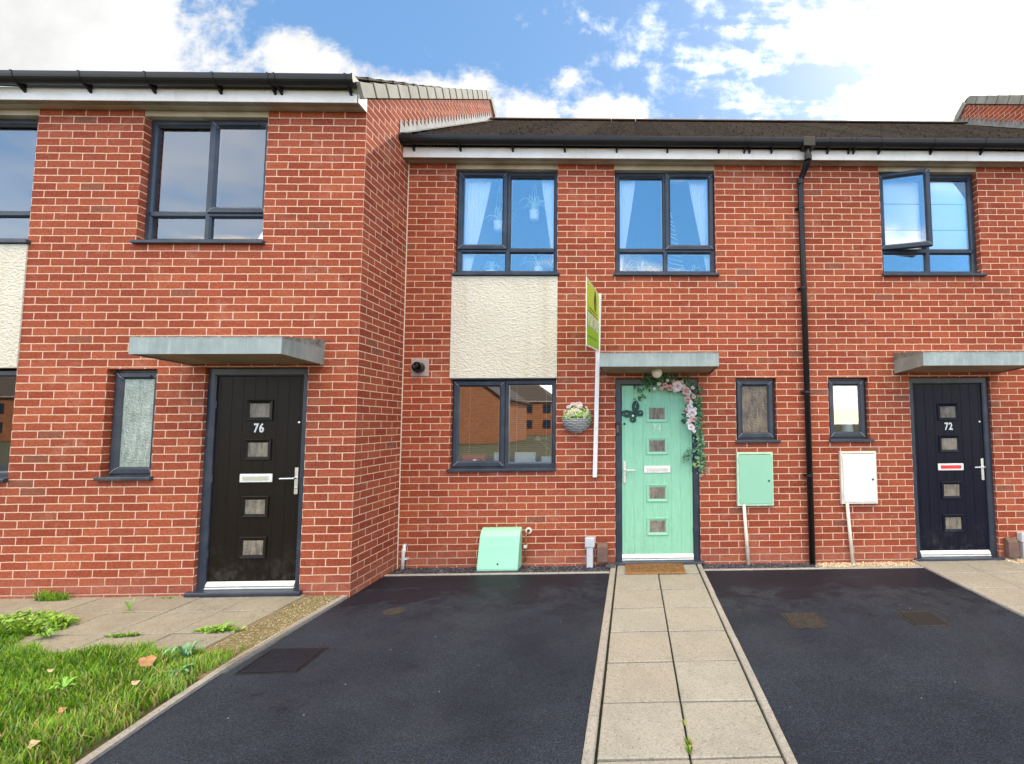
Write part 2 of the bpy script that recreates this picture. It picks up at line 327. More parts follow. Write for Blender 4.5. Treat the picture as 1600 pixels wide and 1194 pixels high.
def asphalt():
    t = mat('asphalt'); p = t.co.outputs['Object']
    a = t.noise(p, 1.1, 7, 0.62); b = t.noise(p, 95, 2, 0.6); d = t.noise(p, 38, 4, 0.7)
    c = t.mix(t.mapr(a, 0.3, 0.7), (0.0080, 0.0120, 0.024), (0.024, 0.033, 0.052))
    c = t.mix(1.0, c, t.ramp(b, [(0.30, 0.35), (0.5, 0.9), (0.70, 1.85)]), 'MULTIPLY')
    c = t.mix(1.0, c, t.ramp(d, [(0.3, 0.75), (0.7, 1.3)]), 'MULTIPLY')
    c = t.mix(t.mapr(t.noise(p, 0.55, 7, 0.7, 0.6), 0.48, 0.72, 0, 0.5), c, (0.046, 0.050, 0.056))
    sep = t.add('ShaderNodeSeparateXYZ', inp={0: p}).outputs
    # damp band that creeps out from the wall, with ragged edge
    dm = t.math('ADD', sep[1], t.math('MULTIPLY', t.math('SUBTRACT', t.noise(t.add('ShaderNodeMapping', inp={0: p, 3: (1, 1.8, 1)}).outputs[0], 1.4, 7, 0.65, 0.4), 0.5), 2.6))
    damp = t.mapr(dm, -0.95, -0.75)
    patch = t.math('MAXIMUM', t.mapr(t.noise(p, 2.6, 6, 0.65), 0.63, 0.70, 0, 0.8), t.math('MULTIPLY', t.mapr(t.noise(p, 5.5, 6, 0.7), 0.50, 0.58), t.mapr(sep[1], -1.9, -0.7)))
    damp = t.math('MAXIMUM', damp, patch)
    c = t.mix(damp, c, t.mix(1.0, c, (0.40, 0.40, 0.50), 'MULTIPLY'))
    vo = t.add('ShaderNodeTexVoronoi', inp={'Vector': p, 'Scale': 7.0}); r0 = vo.outputs['Distance']
    spk = t.math('MULTIPLY', t.mapr(r0, 0.015, 0.035, 1, 0), t.mapr(vo.outputs['Color'], 0.35, 0.4))
    c = t.mix(spk, c, (0.45, 0.45, 0.42)); t.bsdf.inputs['Specular IOR Level'].default_value = 0.3
    t.l.new(c, t.bsdf.inputs['Base Color'])
    t.l.new(t.mapr(damp, 0, 1, 0.70, 0.60), t.bsdf.inputs['Roughness'])
    bump(t, t.math('ADD', b, t.math('MULTIPLY', t.noise(p, 260, 2), 0.6)), 0.8, 0.004)
    return t.m
MAT['asphalt'] = asphalt()
def slabm(name, c1, c2, cdirt, scale=1.0):
    t = mat(name); p = t.co.outputs['Object']
    rid = t.add('ShaderNodeNewGeometry').outputs['Random Per Island']
    c = t.mix(t.mapr(t.noise(p, 2.0, 6, 0.65), 0.3, 0.7), c1, c2)
    c = t.mix(t.mapr(rid, 0, 1, 0.0, 0.75), c, tuple(x * f_ for x, f_ in zip(c2, (0.86, 0.80, 0.78))))
    ag = t.noise(p, 85, 3, 0.7)
    c = t.mix(1.0, c, t.ramp(ag, [(0.30, 0.40), (0.44, 0.95), (0.60, 1.05), (0.75, 1.35)]), 'MULTIPLY')
    c = t.mix(t.mapr(t.noise(p, 26, 5, 0.75), 0.56, 0.66, 0, 0.55), c, tuple(x * 0.45 for x in c1))
    c = t.mix(t.mapr(t.noise(p, 55, 3, 0.7), 0.62, 0.68, 0, 0.55), c, (c2[0] * 1.25, c2[1] * 1.05, c2[2] * 0.95))
    c = t.mix(t.mapr(t.noise(p, 5, 7, 0.7), 0.48, 0.75, 0, 0.55), c, cdirt)
    t.l.new(c, t.bsdf.inputs['Base Color']); t.bsdf.inputs['Roughness'].default_value = 0.9
    bump(t, t.math('ADD', ag, t.noise(p, 30, 3)), 0.55, 0.003)
    return t.m
MAT['slab'] = slabm('pressed_concrete_flags', (0.27, 0.268, 0.24), (0.355, 0.347, 0.31), (0.20, 0.205, 0.175))
MAT['slab_old'] = slabm('old_concrete_flags', (0.24, 0.225, 0.185), (0.32, 0.30, 0.245), (0.18, 0.17, 0.13))
MAT['kerb'] = slabm('concrete_edging', (0.28, 0.275, 0.26), (0.36, 0.35, 0.33), (0.21, 0.205, 0.18))
def soil_m(name, a, b, c3):
    t = mat(name); p = t.co.outputs['Object']
    c = t.mix(t.mapr(t.noise(p, 6, 7, 0.7), 0.35, 0.65), a, b)
    c = t.mix(t.mapr(t.noise(p, 60, 4, 0.7), 0.50, 0.64), c, c3)
    t.l.new(c, t.bsdf.inputs['Base Color']); t.bsdf.inputs['Roughness'].default_value = 0.95
    bump(t, t.noise(p, 90, 5, 0.7), 0.9, 0.012)
    return t.m
MAT['soil'] = soil_m('soil', (0.045, 0.045, 0.015), (0.07, 0.06, 0.025), (0.10, 0.10, 0.03))
MAT['moss'] = soil_m('mossy_gravel', (0.15, 0.115, 0.05), (0.20, 0.16, 0.08), (0.34, 0.29, 0.17))
MAT['joint'] = soil_m('joint_dirt', (0.012, 0.014, 0.008), (0.02, 0.022, 0.01), (0.03, 0.04, 0.015))
MAT['bed'] = soil_m('dark_bed', (0.02, 0.02, 0.022), (0.03, 0.03, 0.035), (0.05, 0.05, 0.055))

def attr_m(name, rough=0.6, spec=0.3, trans=False):
    t = mat(name); a = t.add('ShaderNodeAttribute', attribute_name='tint')
    t.l.new(a.outputs['Color'], t.bsdf.inputs['Base Color']); t.bsdf.inputs['Roughness'].default_value = rough
    t.bsdf.inputs['Specular IOR Level'].default_value = spec
    if trans:
        tl = t.add('ShaderNodeBsdfTranslucent', inp={0: a.outputs['Color']})
        mx = t.add('ShaderNodeMixShader', inp={0: 0.3, 1: t.bsdf.outputs[0], 2: tl.outputs[0]}); t.l.new(mx.outputs[0], t.out.inputs[0])
    return t.m
MAT['blade'] = attr_m('grass_blades', 0.55, 0.3, True)
MAT['stones'] = attr_m('stone_chips', 0.7, 0.4)

# ------------------------------------------------------------------ mesh builder
def wloc(o):
    v = Vector((0, 0, 0))
    while o is not None: v += o.location; o = o.parent
    return v
class MB:
    def __init__(s): s.v = []; s.f = []; s.uv = {}
    def add(s, vs, fs, uvs=None):
        b = len(s.v); s.v += [tuple(x) for x in vs]
        for i, f in enumerate(fs):
            if uvs: s.uv[len(s.f)] = uvs[i]
            s.f.append(tuple(b + k for k in f))
        return s
    def quad(s, a, b, c, d, uv=None): return s.add([a, b, c, d], [(0, 1, 2, 3)], [uv] if uv else None)
    def box(s, x0, x1, y0, y1, z0, z1):
        vs = [(x, y, z) for x in (x0, x1) for y in (y0, y1) for z in (z0, z1)]
        return s.add(vs, [(0, 1, 3, 2), (4, 6, 7, 5), (0, 4, 5, 1), (2, 3, 7, 6), (0, 2, 6, 4), (1, 5, 7, 3)])
    def tube(s, pts, r, n=12, cap=True):
        pts = [Vector(p) for p in pts]; rings = []
        rr = r if hasattr(r, '__len__') else [r] * len(pts)
        for i, p in enumerate(pts):
            d = (pts[min(i + 1, len(pts) - 1)] - pts[max(i - 1, 0)]).normalized()
            a = d.cross(Vector((0, 0, 1)) if abs(d.z) < 0.9 else Vector((1, 0, 0))).normalized(); b = d.cross(a)
            rings.append([p + (a * math.cos(2 * math.pi * k / n) + b * math.sin(2 * math.pi * k / n)) * rr[i] for k in range(n)])
        vs = [q for g in rings for q in g]; fs = []
        for i in range(len(pts) - 1):
            for k in range(n): fs.append((i * n + k, i * n + (k + 1) % n, (i + 1) * n + (k + 1) % n, (i + 1) * n + k))
        if cap: fs.append(tuple(range(n))); fs.append(tuple(reversed(range((len(pts) - 1) * n, len(pts) * n))))
        return s.add(vs, fs)
    def prism(s, prof, axis, a0, a1, closed=True, cap=True):
        # prof: list of 2d points; axis 'x': (y,z), 'z': (x,y), 'y': (x,z)
        def P(p, a): return (a, p[0], p[1]) if axis == 'x' else ((p[0], p[1], a) if axis == 'z' else (p[0], a, p[1]))
        n = len(prof); vs = [P(p, a0) for p in prof] + [P(p, a1) for p in prof]; fs = []
        for i in range(n if closed else n - 1): j = (i + 1) % n; fs.append((i, j, n + j, n + i))
        if closed and cap: fs.append(tuple(range(n))); fs.append(tuple(reversed(range(n, 2 * n))))
        return s.add(vs, fs)
    def ring(s, x0, x1, z0, z1, prof, close=False):
        # mitred rectangular frame facing -y; prof = [(inset, y), ...]
        L = []
        for (i, y) in prof: L.append([(x0 + i, y, z0 + i), (x1 - i, y, z0 + i), (x1 - i, y, z1 - i), (x0 + i, y, z1 - i)])
        vs = [p for l in L for p in l]; fs = []
        m = len(L)
        for a in range(m if close else m - 1):
            b = (a + 1) % m
            for k in range(4): fs.append((a * 4 + k, a * 4 + (k + 1) % 4, b * 4 + (k + 1) % 4, b * 4 + k))
        return s.add(vs, fs)
    def lathe(s, prof, c, n=24, a0=0, a1=2 * math.pi, axis='z'):
        full = abs(a1 - a0 - 2 * math.pi) < 1e-6; m = n if full else n + 1; vs = []; fs = []
        for (r, h) in prof:
            for k in range(m):
                t = a0 + (a1 - a0) * k / n; q = (r * math.cos(t), r * math.sin(t), h)
                if axis == 'y': q = (q[0], q[2], q[1])
                if axis == 'x': q = (q[2], q[0], q[1])
                vs.append((c[0] + q[0], c[1] + q[1], c[2] + q[2]))
        for i in range(len(prof) - 1):
            for k in range(n): k2 = (k + 1) % m; fs.append((i * m + k, i * m + k2, (i + 1) * m + k2, (i + 1) * m + k))
        return s.add(vs, fs)
    def build(s, name, m, parent=None, bev=0.0, smooth=False, origin=None, seg=2, recalc=True):
        me = bpy.data.meshes.new(name)
        if parent is not None: off = wloc(parent); loc = Vector((0, 0, 0))
        else:
            if origin is None:
                a = np.array(s.v); mn = a.min(0); mx = a.max(0); origin = ((mn[0] + mx[0]) / 2, (mn[1] + mx[1]) / 2, mn[2])
            off = Vector(origin); loc = off
        me.from_pydata([(x - off[0], y - off[1], z - off[2]) for x, y, z in s.v], [], s.f)
        if s.uv:
            ul = me.uv_layers.new(name='UVMap')
            for i, p in enumerate(me.polygons):
                q = s.uv.get(i)
                if q:
                    for k, li in enumerate(p.loop_indices): ul.data[li].uv = q[k]
        if recalc:
            bm = bmesh.new(); bm.from_mesh(me); bmesh.ops.recalc_face_normals(bm, faces=bm.faces); bm.to_mesh(me); bm.free()
        me.materials.append(MAT[m] if isinstance(m, str) else m)
        if smooth:
            for p in me.polygons: p.use_smooth = True
        o = bpy.data.objects.new(name, me); COL.objects.link(o); o.location = loc
        if parent is not None: o.parent = parent
        if bev:
            b = o.modifiers.new('bevel', 'BEVEL'); b.width = bev; b.segments = seg; b.limit_method = 'ANGLE'; b.angle_limit = R(40)
        return o
def root(name, loc, label, cat, group=None):
    o = bpy.data.objects.new(name, None); COL.objects.link(o); o.location = loc; o.empty_display_size = 0.1
    o['label'] = label; o['category'] = cat
    if group: o['group'] = group
    return o
def tag(o, label, cat, group=None):
    o['label'] = label; o['category'] = cat
    if group: o['group'] = group
    return o
def struct(o): o['kind'] = 'structure'; return o
def copy_tree(o, parent=None):
    c = o.copy(); COL.objects.link(c); c.parent = parent
    for ch in list(o.children): copy_tree(ch, c)
    return c
def text_obj(name, txt, size, loc, rotm, m, parent, ext=0.003, sx=1.0, align='CENTER', bold=0.0, spacing=1.0):
    cu = bpy.data.curves.new(name, 'FONT'); cu.body = txt; cu.size = size; cu.extrude = ext; cu.align_x = align; cu.align_y = 'CENTER'
    cu.offset = bold; cu.resolution_u = 6; cu.space_character = spacing
    tmp = bpy.data.objects.new('tmp', cu); COL.objects.link(tmp)
    dg = bpy.context.evaluated_depsgraph_get(); me = bpy.data.meshes.new_from_object(tmp.evaluated_get(dg)); bpy.data.objects.remove(tmp)
    T = Matrix.Translation(Vector(loc) - wloc(parent)) @ rotm.to_4x4() @ Matrix.Diagonal((sx, 1, 1, 1))
    me.transform(T); me.materials.clear(); me.materials.append(MAT[m] if isinstance(m, str) else m)
    o = bpy.data.objects.new(name, me); COL.objects.link(o); o.parent = parent; return o
FRONT = Matrix(((1, 0, 0), (0, 0, -1), (0, 1, 0)))   # text plane x->x, y->z, facing -y
def flat_shape(name, loops, ext, loc, rotm, m, parent):
    cu = bpy.data.curves.new(name, 'CURVE'); cu.dimensions = '2D'; cu.fill_mode = 'BOTH'; cu.extrude = ext
    for lp in loops:
        sp = cu.splines.new('POLY'); sp.points.add(len(lp) - 1); sp.use_cyclic_u = True
        for i, (a, b) in enumerate(lp): sp.points[i].co = (a, b, 0, 1)
    tmp = bpy.data.objects.new('tmp', cu); COL.objects.link(tmp)
    dg = bpy.context.evaluated_depsgraph_get(); me = bpy.data.meshes.new_from_object(tmp.evaluated_get(dg)); bpy.data.objects.remove(tmp)
    me.transform(Matrix.Translation(Vector(loc) - (wloc(parent) if parent else Vector((0, 0, 0)))) @ rotm.to_4x4())
    me.materials.clear(); me.materials.append(MAT[m] if isinstance(m, str) else m)
    o = bpy.data.objects.new(name, me); COL.objects.link(o)
    if parent: o.parent = parent
    return o

# ------------------------------------------------------------------ house pieces
def umap(pts):
    xs = [p[0] for p in pts]; us = [p[1] * 0.1125 for p in pts]
    return lambda x: float(np.interp(x, xs, us))
def wall(mb, yf, x0, x1, z0, z1, holes, maps, v0, depth=0.12):
    # maps = (below, above) breakpoints so that the bond closes at the jambs
    zsplit = v0 + 0.075 * 29
    fm = [umap(m_) for m_ in maps]; bx = {p[0] for m_ in maps for p in m_ if x0 < p[0] < x1}
    xs = sorted({x0, x1, *bx, *[h[0] for h in holes], *[h[1] for h in holes]}); zs = sorted({z0, z1, zsplit, *[h[2] for h in holes], *[h[3] for h in holes]})
    for i in range(len(xs) - 1):
        for j in range(len(zs) - 1):
            a, b, c, d = xs[i], xs[i + 1], zs[j], zs[j + 1]; U = fm[0] if d <= zsplit + 1e-6 else fm[1]
            if any(h[0] <= a + 1e-6 and b <= h[1] + 1e-6 and h[2] <= c + 1e-6 and d <= h[3] + 1e-6 for h in holes): continue
            mb.quad((a, yf, c), (b, yf, c), (b, yf, d), (a, yf, d), [(U(a), c - v0), (U(b), c - v0), (U(b), d - v0), (U(a), d - v0)])
    for (a, b, c, d) in holes:
        Y2 = yf + depth; U = fm[0] if d < 3 else fm[1]
        for (x, sg) in ((a, 1), (b, 1)):
            ub = round(U(x) / 0.1125) * 0.1125
            mb.quad((x, yf, c), (x, Y2, c), (x, Y2, d), (x, yf, d), [(ub, c - v0), (ub + depth, c - v0), (ub + depth, d - v0), (ub, d - v0)])
        mb.quad((a, yf, d), (b, yf, d), (b, Y2, d), (a, Y2, d), [(U(a), 0.01), (U(b), 0.01), (U(b), 0.06), (U(a), 0.06)])
        mb.quad((a, yf, c), (b, yf, c), (b, Y2, c), (a, Y2, c), [(U(a), 0.01), (U(b), 0.01), (U(b), 0.06), (U(a), 0.06)])
LOW = [(-2.43, -22), (-1.88, -17), (-0.675, -6), (0.0, 0), (0.965, 9), (1.397, 13), (1.872, 17), (2.482, 22), (2.957, 26), (3.44, 31), (4.405, 39), (5.05, 45), (6.25, 56), (6.6, 59)]
UPP = [(-2.43, -22), (-1.88, -17), (-0.675, -6), (0.0, 0), (1.195, 11), (3.185, 28), (4.385, 39), (5.05, 45), (6.25, 56), (6.6, 59)]
def rel(x0, sg, pts): return sorted([(x0 + sg * p, sg * k) for p, k in pts])
L76 = [(0, 0), (0.465, 4), (1.43, 13), (1.875, 17), (2.34, 21), (3.17, 28), (4.37, 39), (6.6, 59)]
U76 = [(0, 0), (0.96, 9), (2.16, 19), (3.17, 28), (4.37, 39), (6.6, 59)]
def head(h, x, yf, dz):
    MB().box(x + 0.001, x + 1.199, yf + 0.004, yf + 0.13, 4.600 + dz, 4.657 + dz).build('head_board', 'soffit', h)

FR = 0.055  # outer frame width
def frame_mesh(x0, x1, z0, z1, y, bars_v=(), bars_h=()):
    mb = MB()
    mb.ring(x0, x1, z0, z1, [(0.0, y + 0.07), (0.0, y + 0.003), (0.003, y), (FR - 0.014, y), (FR, y + 0.014), (FR, y + 0.07)])
    for (x, a, b) in bars_v:
        mb.prism([(x - 0.031, y + 0.07), (x - 0.031, y + 0.0145), (x - 0.018, y + 0.0005), (x + 0.018, y + 0.0005), (x + 0.031, y + 0.0145), (x + 0.031, y + 0.07)], 'z', a, b, cap=False)
    for (z, a, b) in bars_h:
        mb.prism([(y + 0.07, z - 0.031), (y + 0.014, z - 0.031), (y, z - 0.018), (y, z + 0.018), (y + 0.014, z + 0.031), (y + 0.07, z + 0.031)], 'x', a, b, cap=False)
    return mb
def pane(parent, x0, x1, z0, z1, y, m='glass'):
    return MB().box(x0, x1, y, y + 0.006, z0, z1).build('pane', m, parent)
def spacer(mb, x0, x1, z0, z1, y):  # pale spacer bar seen at the edge of a double glazed unit
    mb.ring(x0, x1, z0, z1, [(0.0, y + 0.012), (0.007, y + 0.012), (0.007, y + 0.02), (0.0, y + 0.02)], close=True)
def sash(parent, x0, x1, z0, z1, y, m='glass', vent=True, swing=None):
    """opening light proud of the frame, optional rotation about its left edge"""
    SW = 0.062
    mb = MB().ring(x0, x1, z0, z1, [(0.0, y + 0.045), (0.0, y - 0.014), (0.004, y - 0.018), (SW - 0.02, y - 0.018), (SW, y + 0.004), (SW, y + 0.045)], close=True)
    s = mb.build('sash', 'upvc', parent)
    gk = MB().ring(x0 - 0.005, x1 + 0.005, z0 - 0.005, z1 + 0.005, [(0.0, y + 0.004), (0.0, y - 0.003), (0.009, y - 0.003), (0.009, y + 0.004)], close=True).build('dark_strip', 'matt_black', parent)  # black ring stands in for the shadow gap around the sash
    wds = []
    for (cx_, cz_, sx_, sz_) in ((x0, z0, 1, 1), (x1, z0, -1, 1), (x0, z1, 1, -1), (x1, z1, -1, -1)):
        wd = MB().tube([(cx_ + sx_ * 0.004, y - 0.0185, cz_ + sz_ * 0.004), (cx_ + sx_ * (SW - 0.02), y - 0.0185, cz_ + sz_ * (SW - 0.02)), (cx_ + sx_ * (SW - 0.002), y + 0.0025, cz_ + sz_ * (SW - 0.002))], 0.0016, 5)
        wds.append(wd.build('weld_line', 'grey_pl', parent))
    p = pane(parent, x0 + SW - 0.002, x1 - SW + 0.002, z0 + SW - 0.002, z1 - SW + 0.002, y + 0.008, m)
    parts = [s, p, gk] + wds
    if vent:
        cx = (x0 + x1) / 2; hw = (x1 - x0) * 0.32
        parts.append(MB().box(cx - hw, cx + hw, y - 0.030, y - 0.016, z1 - 0.046, z1 - 0.026).build('trickle_vent', 'upvc', parent, bev=0.004))
    if swing:
        ang = R(swing); P = Matrix.Translation((x0 - wloc(parent).x, y - wloc(parent).y, 0)); Q = P @ Matrix.Rotation(-ang, 4, 'Z') @ P.inverted()
        for o in parts: o.data.transform(Q)
    return parts
def sill(parent, x0, x1, z, yf, yframe):
    mb = MB().prism([(yframe + 0.06, z), (yf - 0.036, z - 0.0), (yf - 0.040, z + 0.004), (yf - 0.040, z + 0.026), (yf - 0.034, z + 0.032), (yframe + 0.06, z + 0.044)], 'x', x0 - 0.0, x1 + 0.0)
    return mb.build('sill', 'upvc', parent, bev=0.002)
def upper_window(h, x, z0, yf, casement='left', swing=None, gm='glass'):
    Wd, H = 1.2, 1.30; y = yf + 0.07; f = 0.012
    x0, x1 = x + f * 0.3, x + Wd - f * 0.3; zb = z0 + 0.035; z1 = z0 + H - 0.005
    xm = x + Wd / 2; zt = z0 + 0.335
    win = frame_mesh(x0, x1, zb, z1, y, [(xm, zb + FR * 0.6, z1 - FR * 0.6)], [(zt, x0 + FR * 0.6, x1 - FR * 0.6)]).build('window', 'upvc', h)
    sp = MB()
    L = (x0 + FR - 0.008, xm - 0.024); Rr = (xm + 0.024, x1 - FR + 0.008)
    for a, b in (L, Rr):
        pane(win, a, b, zb + FR - 0.006, zt - 0.028, y + 0.03, gm); spacer(sp, a + 0.006, b - 0.006, zb + FR, zt - 0.034, y + 0.03)
    fx = Rr if casement == 'left' else L; cs = L if casement == 'left' else Rr
    pane(win, fx[0], fx[1], zt + 0.028, z1 - FR + 0.006, y + 0.03, gm); spacer(sp, fx[0] + 0.006, fx[1] - 0.006, zt + 0.034, z1 - FR, y + 0.03)
    a, b = (x0 + 0.012, xm - (0.006 if not swing else 0.022)) if casement == 'left' else (xm + 0.006, x1 - 0.012)
    sash(win, a, b, zt + 0.008, z1 - 0.012, y, gm, True, swing)
    sp.build('spacer_bar', 'white', win)
    # dark line below the head
    MB().box(fx[0], fx[1], y + 0.012, y + 0.03, z1 - FR - 0.014, z1 - FR + 0.008).build('dark_strip', 'matt_black', win)
    sill(win, x - 0.015, x + Wd + 0.03, z0, yf, y)
    return win
def lower_window(h, x, z0, yf, gm='glass_low', top=1.05):
    Wd, H = 1.2, top; y = yf + 0.07
    x0, x1 = x + 0.004, x + Wd - 0.004; zb = z0 + 0.035; z1 = z0 + H - 0.005; xm = x + Wd / 2
    win = frame_mesh(x0, x1, zb, z1, y, [(xm + 0.01, zb + FR * .6, z1 - FR * .6)]).build('window', 'upvc', h)
    sp = MB()
    pane(win, xm + 0.034, x1 - FR + 0.008, zb + FR - 0.006, z1 - FR + 0.006, y + 0.03, gm)
    spacer(sp, xm + 0.04, x1 - FR, zb + FR, z1 - FR, y + 0.03); sp.build('spacer_bar', 'white', win)
    sash(win, x0 + 0.012, xm + 0.002, zb + 0.018, z1 - 0.012, y, gm)
    sill(win, x - 0.015, x + Wd + 0.01, z0, yf, y)
    return win
def narrow_window(h, x, z0, Wd, H, yf, gm):
    y = yf + 0.07; zb = z0 + 0.035; z1 = z0 + H - 0.004
    win = frame_mesh(x + 0.004, x + Wd - 0.004, zb, z1, y).build('window', 'upvc', h)
    sash(win, x + 0.028, x + Wd - 0.028, zb + 0.020, z1 - 0.024, y, gm)
    sill(win, x - 0.012, x + Wd + 0.028, z0, yf, y)
    return win

def door(h, ox, z0, yf, m, number, hand, frosted='doorglass', flap='chrome'):
    """composite door; ox = left of opening; leaf at yf+0.06"""
    y = yf + 0.035
    fr = MB(); OW = 0.965; fw = 0.072
    fr.prism([(ox + 0.002, y + 0.07), (ox + 0.002, y), (ox + fw - 0.012, y), (ox + fw, y + 0.012), (ox + fw, y + 0.07)], 'z', z0 + 0.02, z0 + 2.095)
    fr.prism([(ox + OW - 0.002, y + 0.07), (ox + OW - 0.002, y), (ox + OW - fw + 0.012, y), (ox + OW - fw, y + 0.012), (ox + OW - fw, y + 0.07)], 'z', z0 + 0.02, z0 + 2.095)
    fr.prism([(y + 0.07, z0 + 2.094), (y + 0.001, z0 + 2.094), (y + 0.001, z0 + 2.094 - fw + 0.014), (y + 0.012, z0 + 2.094 - fw + 0.002), (y + 0.07, z0 + 2.094 - fw + 0.002)], 'x', ox + 0.004, ox + OW - 0.004)
    fo = fr.build('door_frame', 'upvc', h, bev=0.002)
    cl = MB().prism([(y + 0.08, z0 - 0.01), (yf - 0.045, z0 - 0.01), (yf - 0.05, z0 - 0.004), (yf - 0.05, z0 + 0.018), (yf - 0.04, z0 + 0.026), (y + 0.08, z0 + 0.03)], 'x', ox - 0.035, ox + OW + 0.035)
    cl.build('cill', 'upvc', fo, bev=0.002)
    lx0, lx1 = ox + fw + 0.004, ox + OW - fw - 0.004; yl = y + 0.026
    # grooved leaf
    prof = [(lx0, yl + 0.044), (lx0, yl)]
    n = 7; wv = (lx1 - lx0 - 0.06) / n
    for k in range(n + 1):
        gx = lx0 + 0.03 + k * wv
        prof += [(gx - 0.004, yl), (gx, yl + 0.0035), (gx + 0.004, yl)]
    prof += [(lx1, yl), (lx1, yl + 0.044)]
    lf = MB().prism(prof, 'z', z0 + 0.078, z0 + 2.020)
    # stiles and bottom area without grooves
    leaf = lf.build('door', m, h, recalc=True)
    cxm = (lx0 + lx1) / 2
    for zc in (1.6925, 1.318, 0.780, 0.4015):
        zc += z0; ww, hh = 0.250, 0.200
        leaf_tr = MB().ring(cxm - ww / 2, cxm + ww / 2, zc - hh / 2, zc + hh / 2, [(0, yl + 0.001), (0.0, yl - 0.010), (0.006, yl - 0.014), (0.018, yl - 0.010), (0.034, yl - 0.003), (0.036, yl + 0.004)]).build('moulding', m, leaf)
        MB().box(cxm - ww / 2 + 0.034, cxm + ww / 2 - 0.034, yl - 0.0035, yl - 0.001, zc - hh / 2 + 0.034, zc + hh / 2 - 0.034).build('pane', frosted, leaf)
    # letter plate
    lz = z0 + 1.05
    MB().box(cxm - 0.152, cxm + 0.152, yl - 0.012, yl, lz - 0.040, lz + 0.040).build('letter_plate', 'silver', leaf, bev=0.005)
    MB().box(cxm - 0.120, cxm + 0.120, yl - 0.017, yl - 0.012, lz - 0.020, lz + 0.020).build('letter_flap', flap, leaf, bev=0.003)
    hx = lx0 + 0.030 if hand == 'left' else lx1 - 0.030; sg = 1 if hand == 'left' else -1
    hd = MB().box(hx - 0.016, hx + 0.016, yl - 0.010, yl, z0 + 0.895, z0 + 1.145)
    hd.tube([(hx, yl - 0.008, z0 + 1.048), (hx, yl - 0.05, z0 + 1.048), (hx + sg * 0.02, yl - 0.056, z0 + 1.048), (hx + sg * 0.125, yl - 0.052, z0 + 1.046)], 0.0095, 10)
    hd.lathe([(0.0, -0.016), (0.010, -0.016), (0.010, -0.006)], (hx, yl, z0 + 0.955), 14, axis='y')
    hd.build('handle', 'chrome', leaf, bev=0.004)
    sx = hx + (0.0 if hand != 'left' else 0.0)
    MB().lathe([(0, -0.008), (0.010, -0.008), (0.013, -0.003), (0.013, 0.0)], (sx, yl, z0 + 1.575), 16, axis='y').build('spy_hole', 'chrome' if m != 'mint' else 'bfly', leaf, smooth=True)
    # silver weather bar and threshold
    MB().prism([(yl + 0.03, z0 + 0.092), (yl - 0.004, z0 + 0.092), (yl - 0.026, z0 + 0.062), (yl - 0.026, z0 + 0.052), (yl + 0.03, z0 + 0.052)], 'x', lx0, lx1).build('weather_bar', 'silver', leaf, bev=0.002)
    MB().box(lx0 - 0.002, lx1 + 0.002, yl - 0.032, yl + 0.03, z0 + 0.0305, z0 + 0.044).build('threshold', 'silver', fo, bev=0.002)
    nm = 'white' if m != 'mint' else 'mint_edge'
    text_obj('house_number', number, 0.118, (cxm, yl - 0.003, z0 + 1.520), FRONT, nm, leaf, 0.003, 0.78, bold=0.0028, spacing=1.12)
    # hinges
    for hz_ in (0.35, 1.05, 1.75):
        hxx = lx1 + 0.004 if hand == 'left' else lx0 - 0.004
        MB().tube([(hxx, yl - 0.006, z0 + hz_ - 0.035), (hxx, yl - 0.006, z0 + hz_ + 0.035)], 0.007, 8).build('hinge', 'upvc', fo)
    return leaf

def canopy(h, x0, x1, yf, dz, d=0.55):
    yb = yf; y1 = yf - d; ins = 0.0
    mb = MB()
    b0, t0 = 2.145 + dz, 2.392 + dz; b1, t1 = 2.172 + dz, 2.318 + dz
    lip = 0.022
    # outer shell: sides, front, top
    vs = [(x0, yb, b0), (x1, yb, b0), (x1, yb, t0), (x0, yb, t0), (x0, y1, b1), (x1, y1, b1), (x1, y1, t1), (x0, y1, t1)]
    mb.add(vs, [(0, 4, 7, 3), (1, 2, 6, 5), (4, 5, 6, 7), (3, 7, 6, 2)])
    c = mb.build('canopy', 'galv', h)
    so_ = c.modifiers.new('s', 'SOLIDIFY'); so_.thickness = 0.006; so_.offset = -1
    MB().add([(x0 + .012, yb, b0 + .012), (x1 - .012, yb, b0 + .012), (x1 - .012, y1 + .012, b1 + .010), (x0 + .012, y1 + .012, b1 + .010),
              (x0 + .012, yb, b0 + .022), (x1 - .012, yb, b0 + .022), (x1 - .012, y1 + .012, b1 + .020), (x0 + .012, y1 + .012, b1 + .020)],
             [(0, 1, 2, 3), (4, 7, 6, 5), (0, 4, 5, 1), (1, 5, 6, 2), (2, 6, 7, 3), (3, 7, 4, 0)]).build('soffit_board', 'canopy_under', c)
    # small bracket feet at the wall
    return c

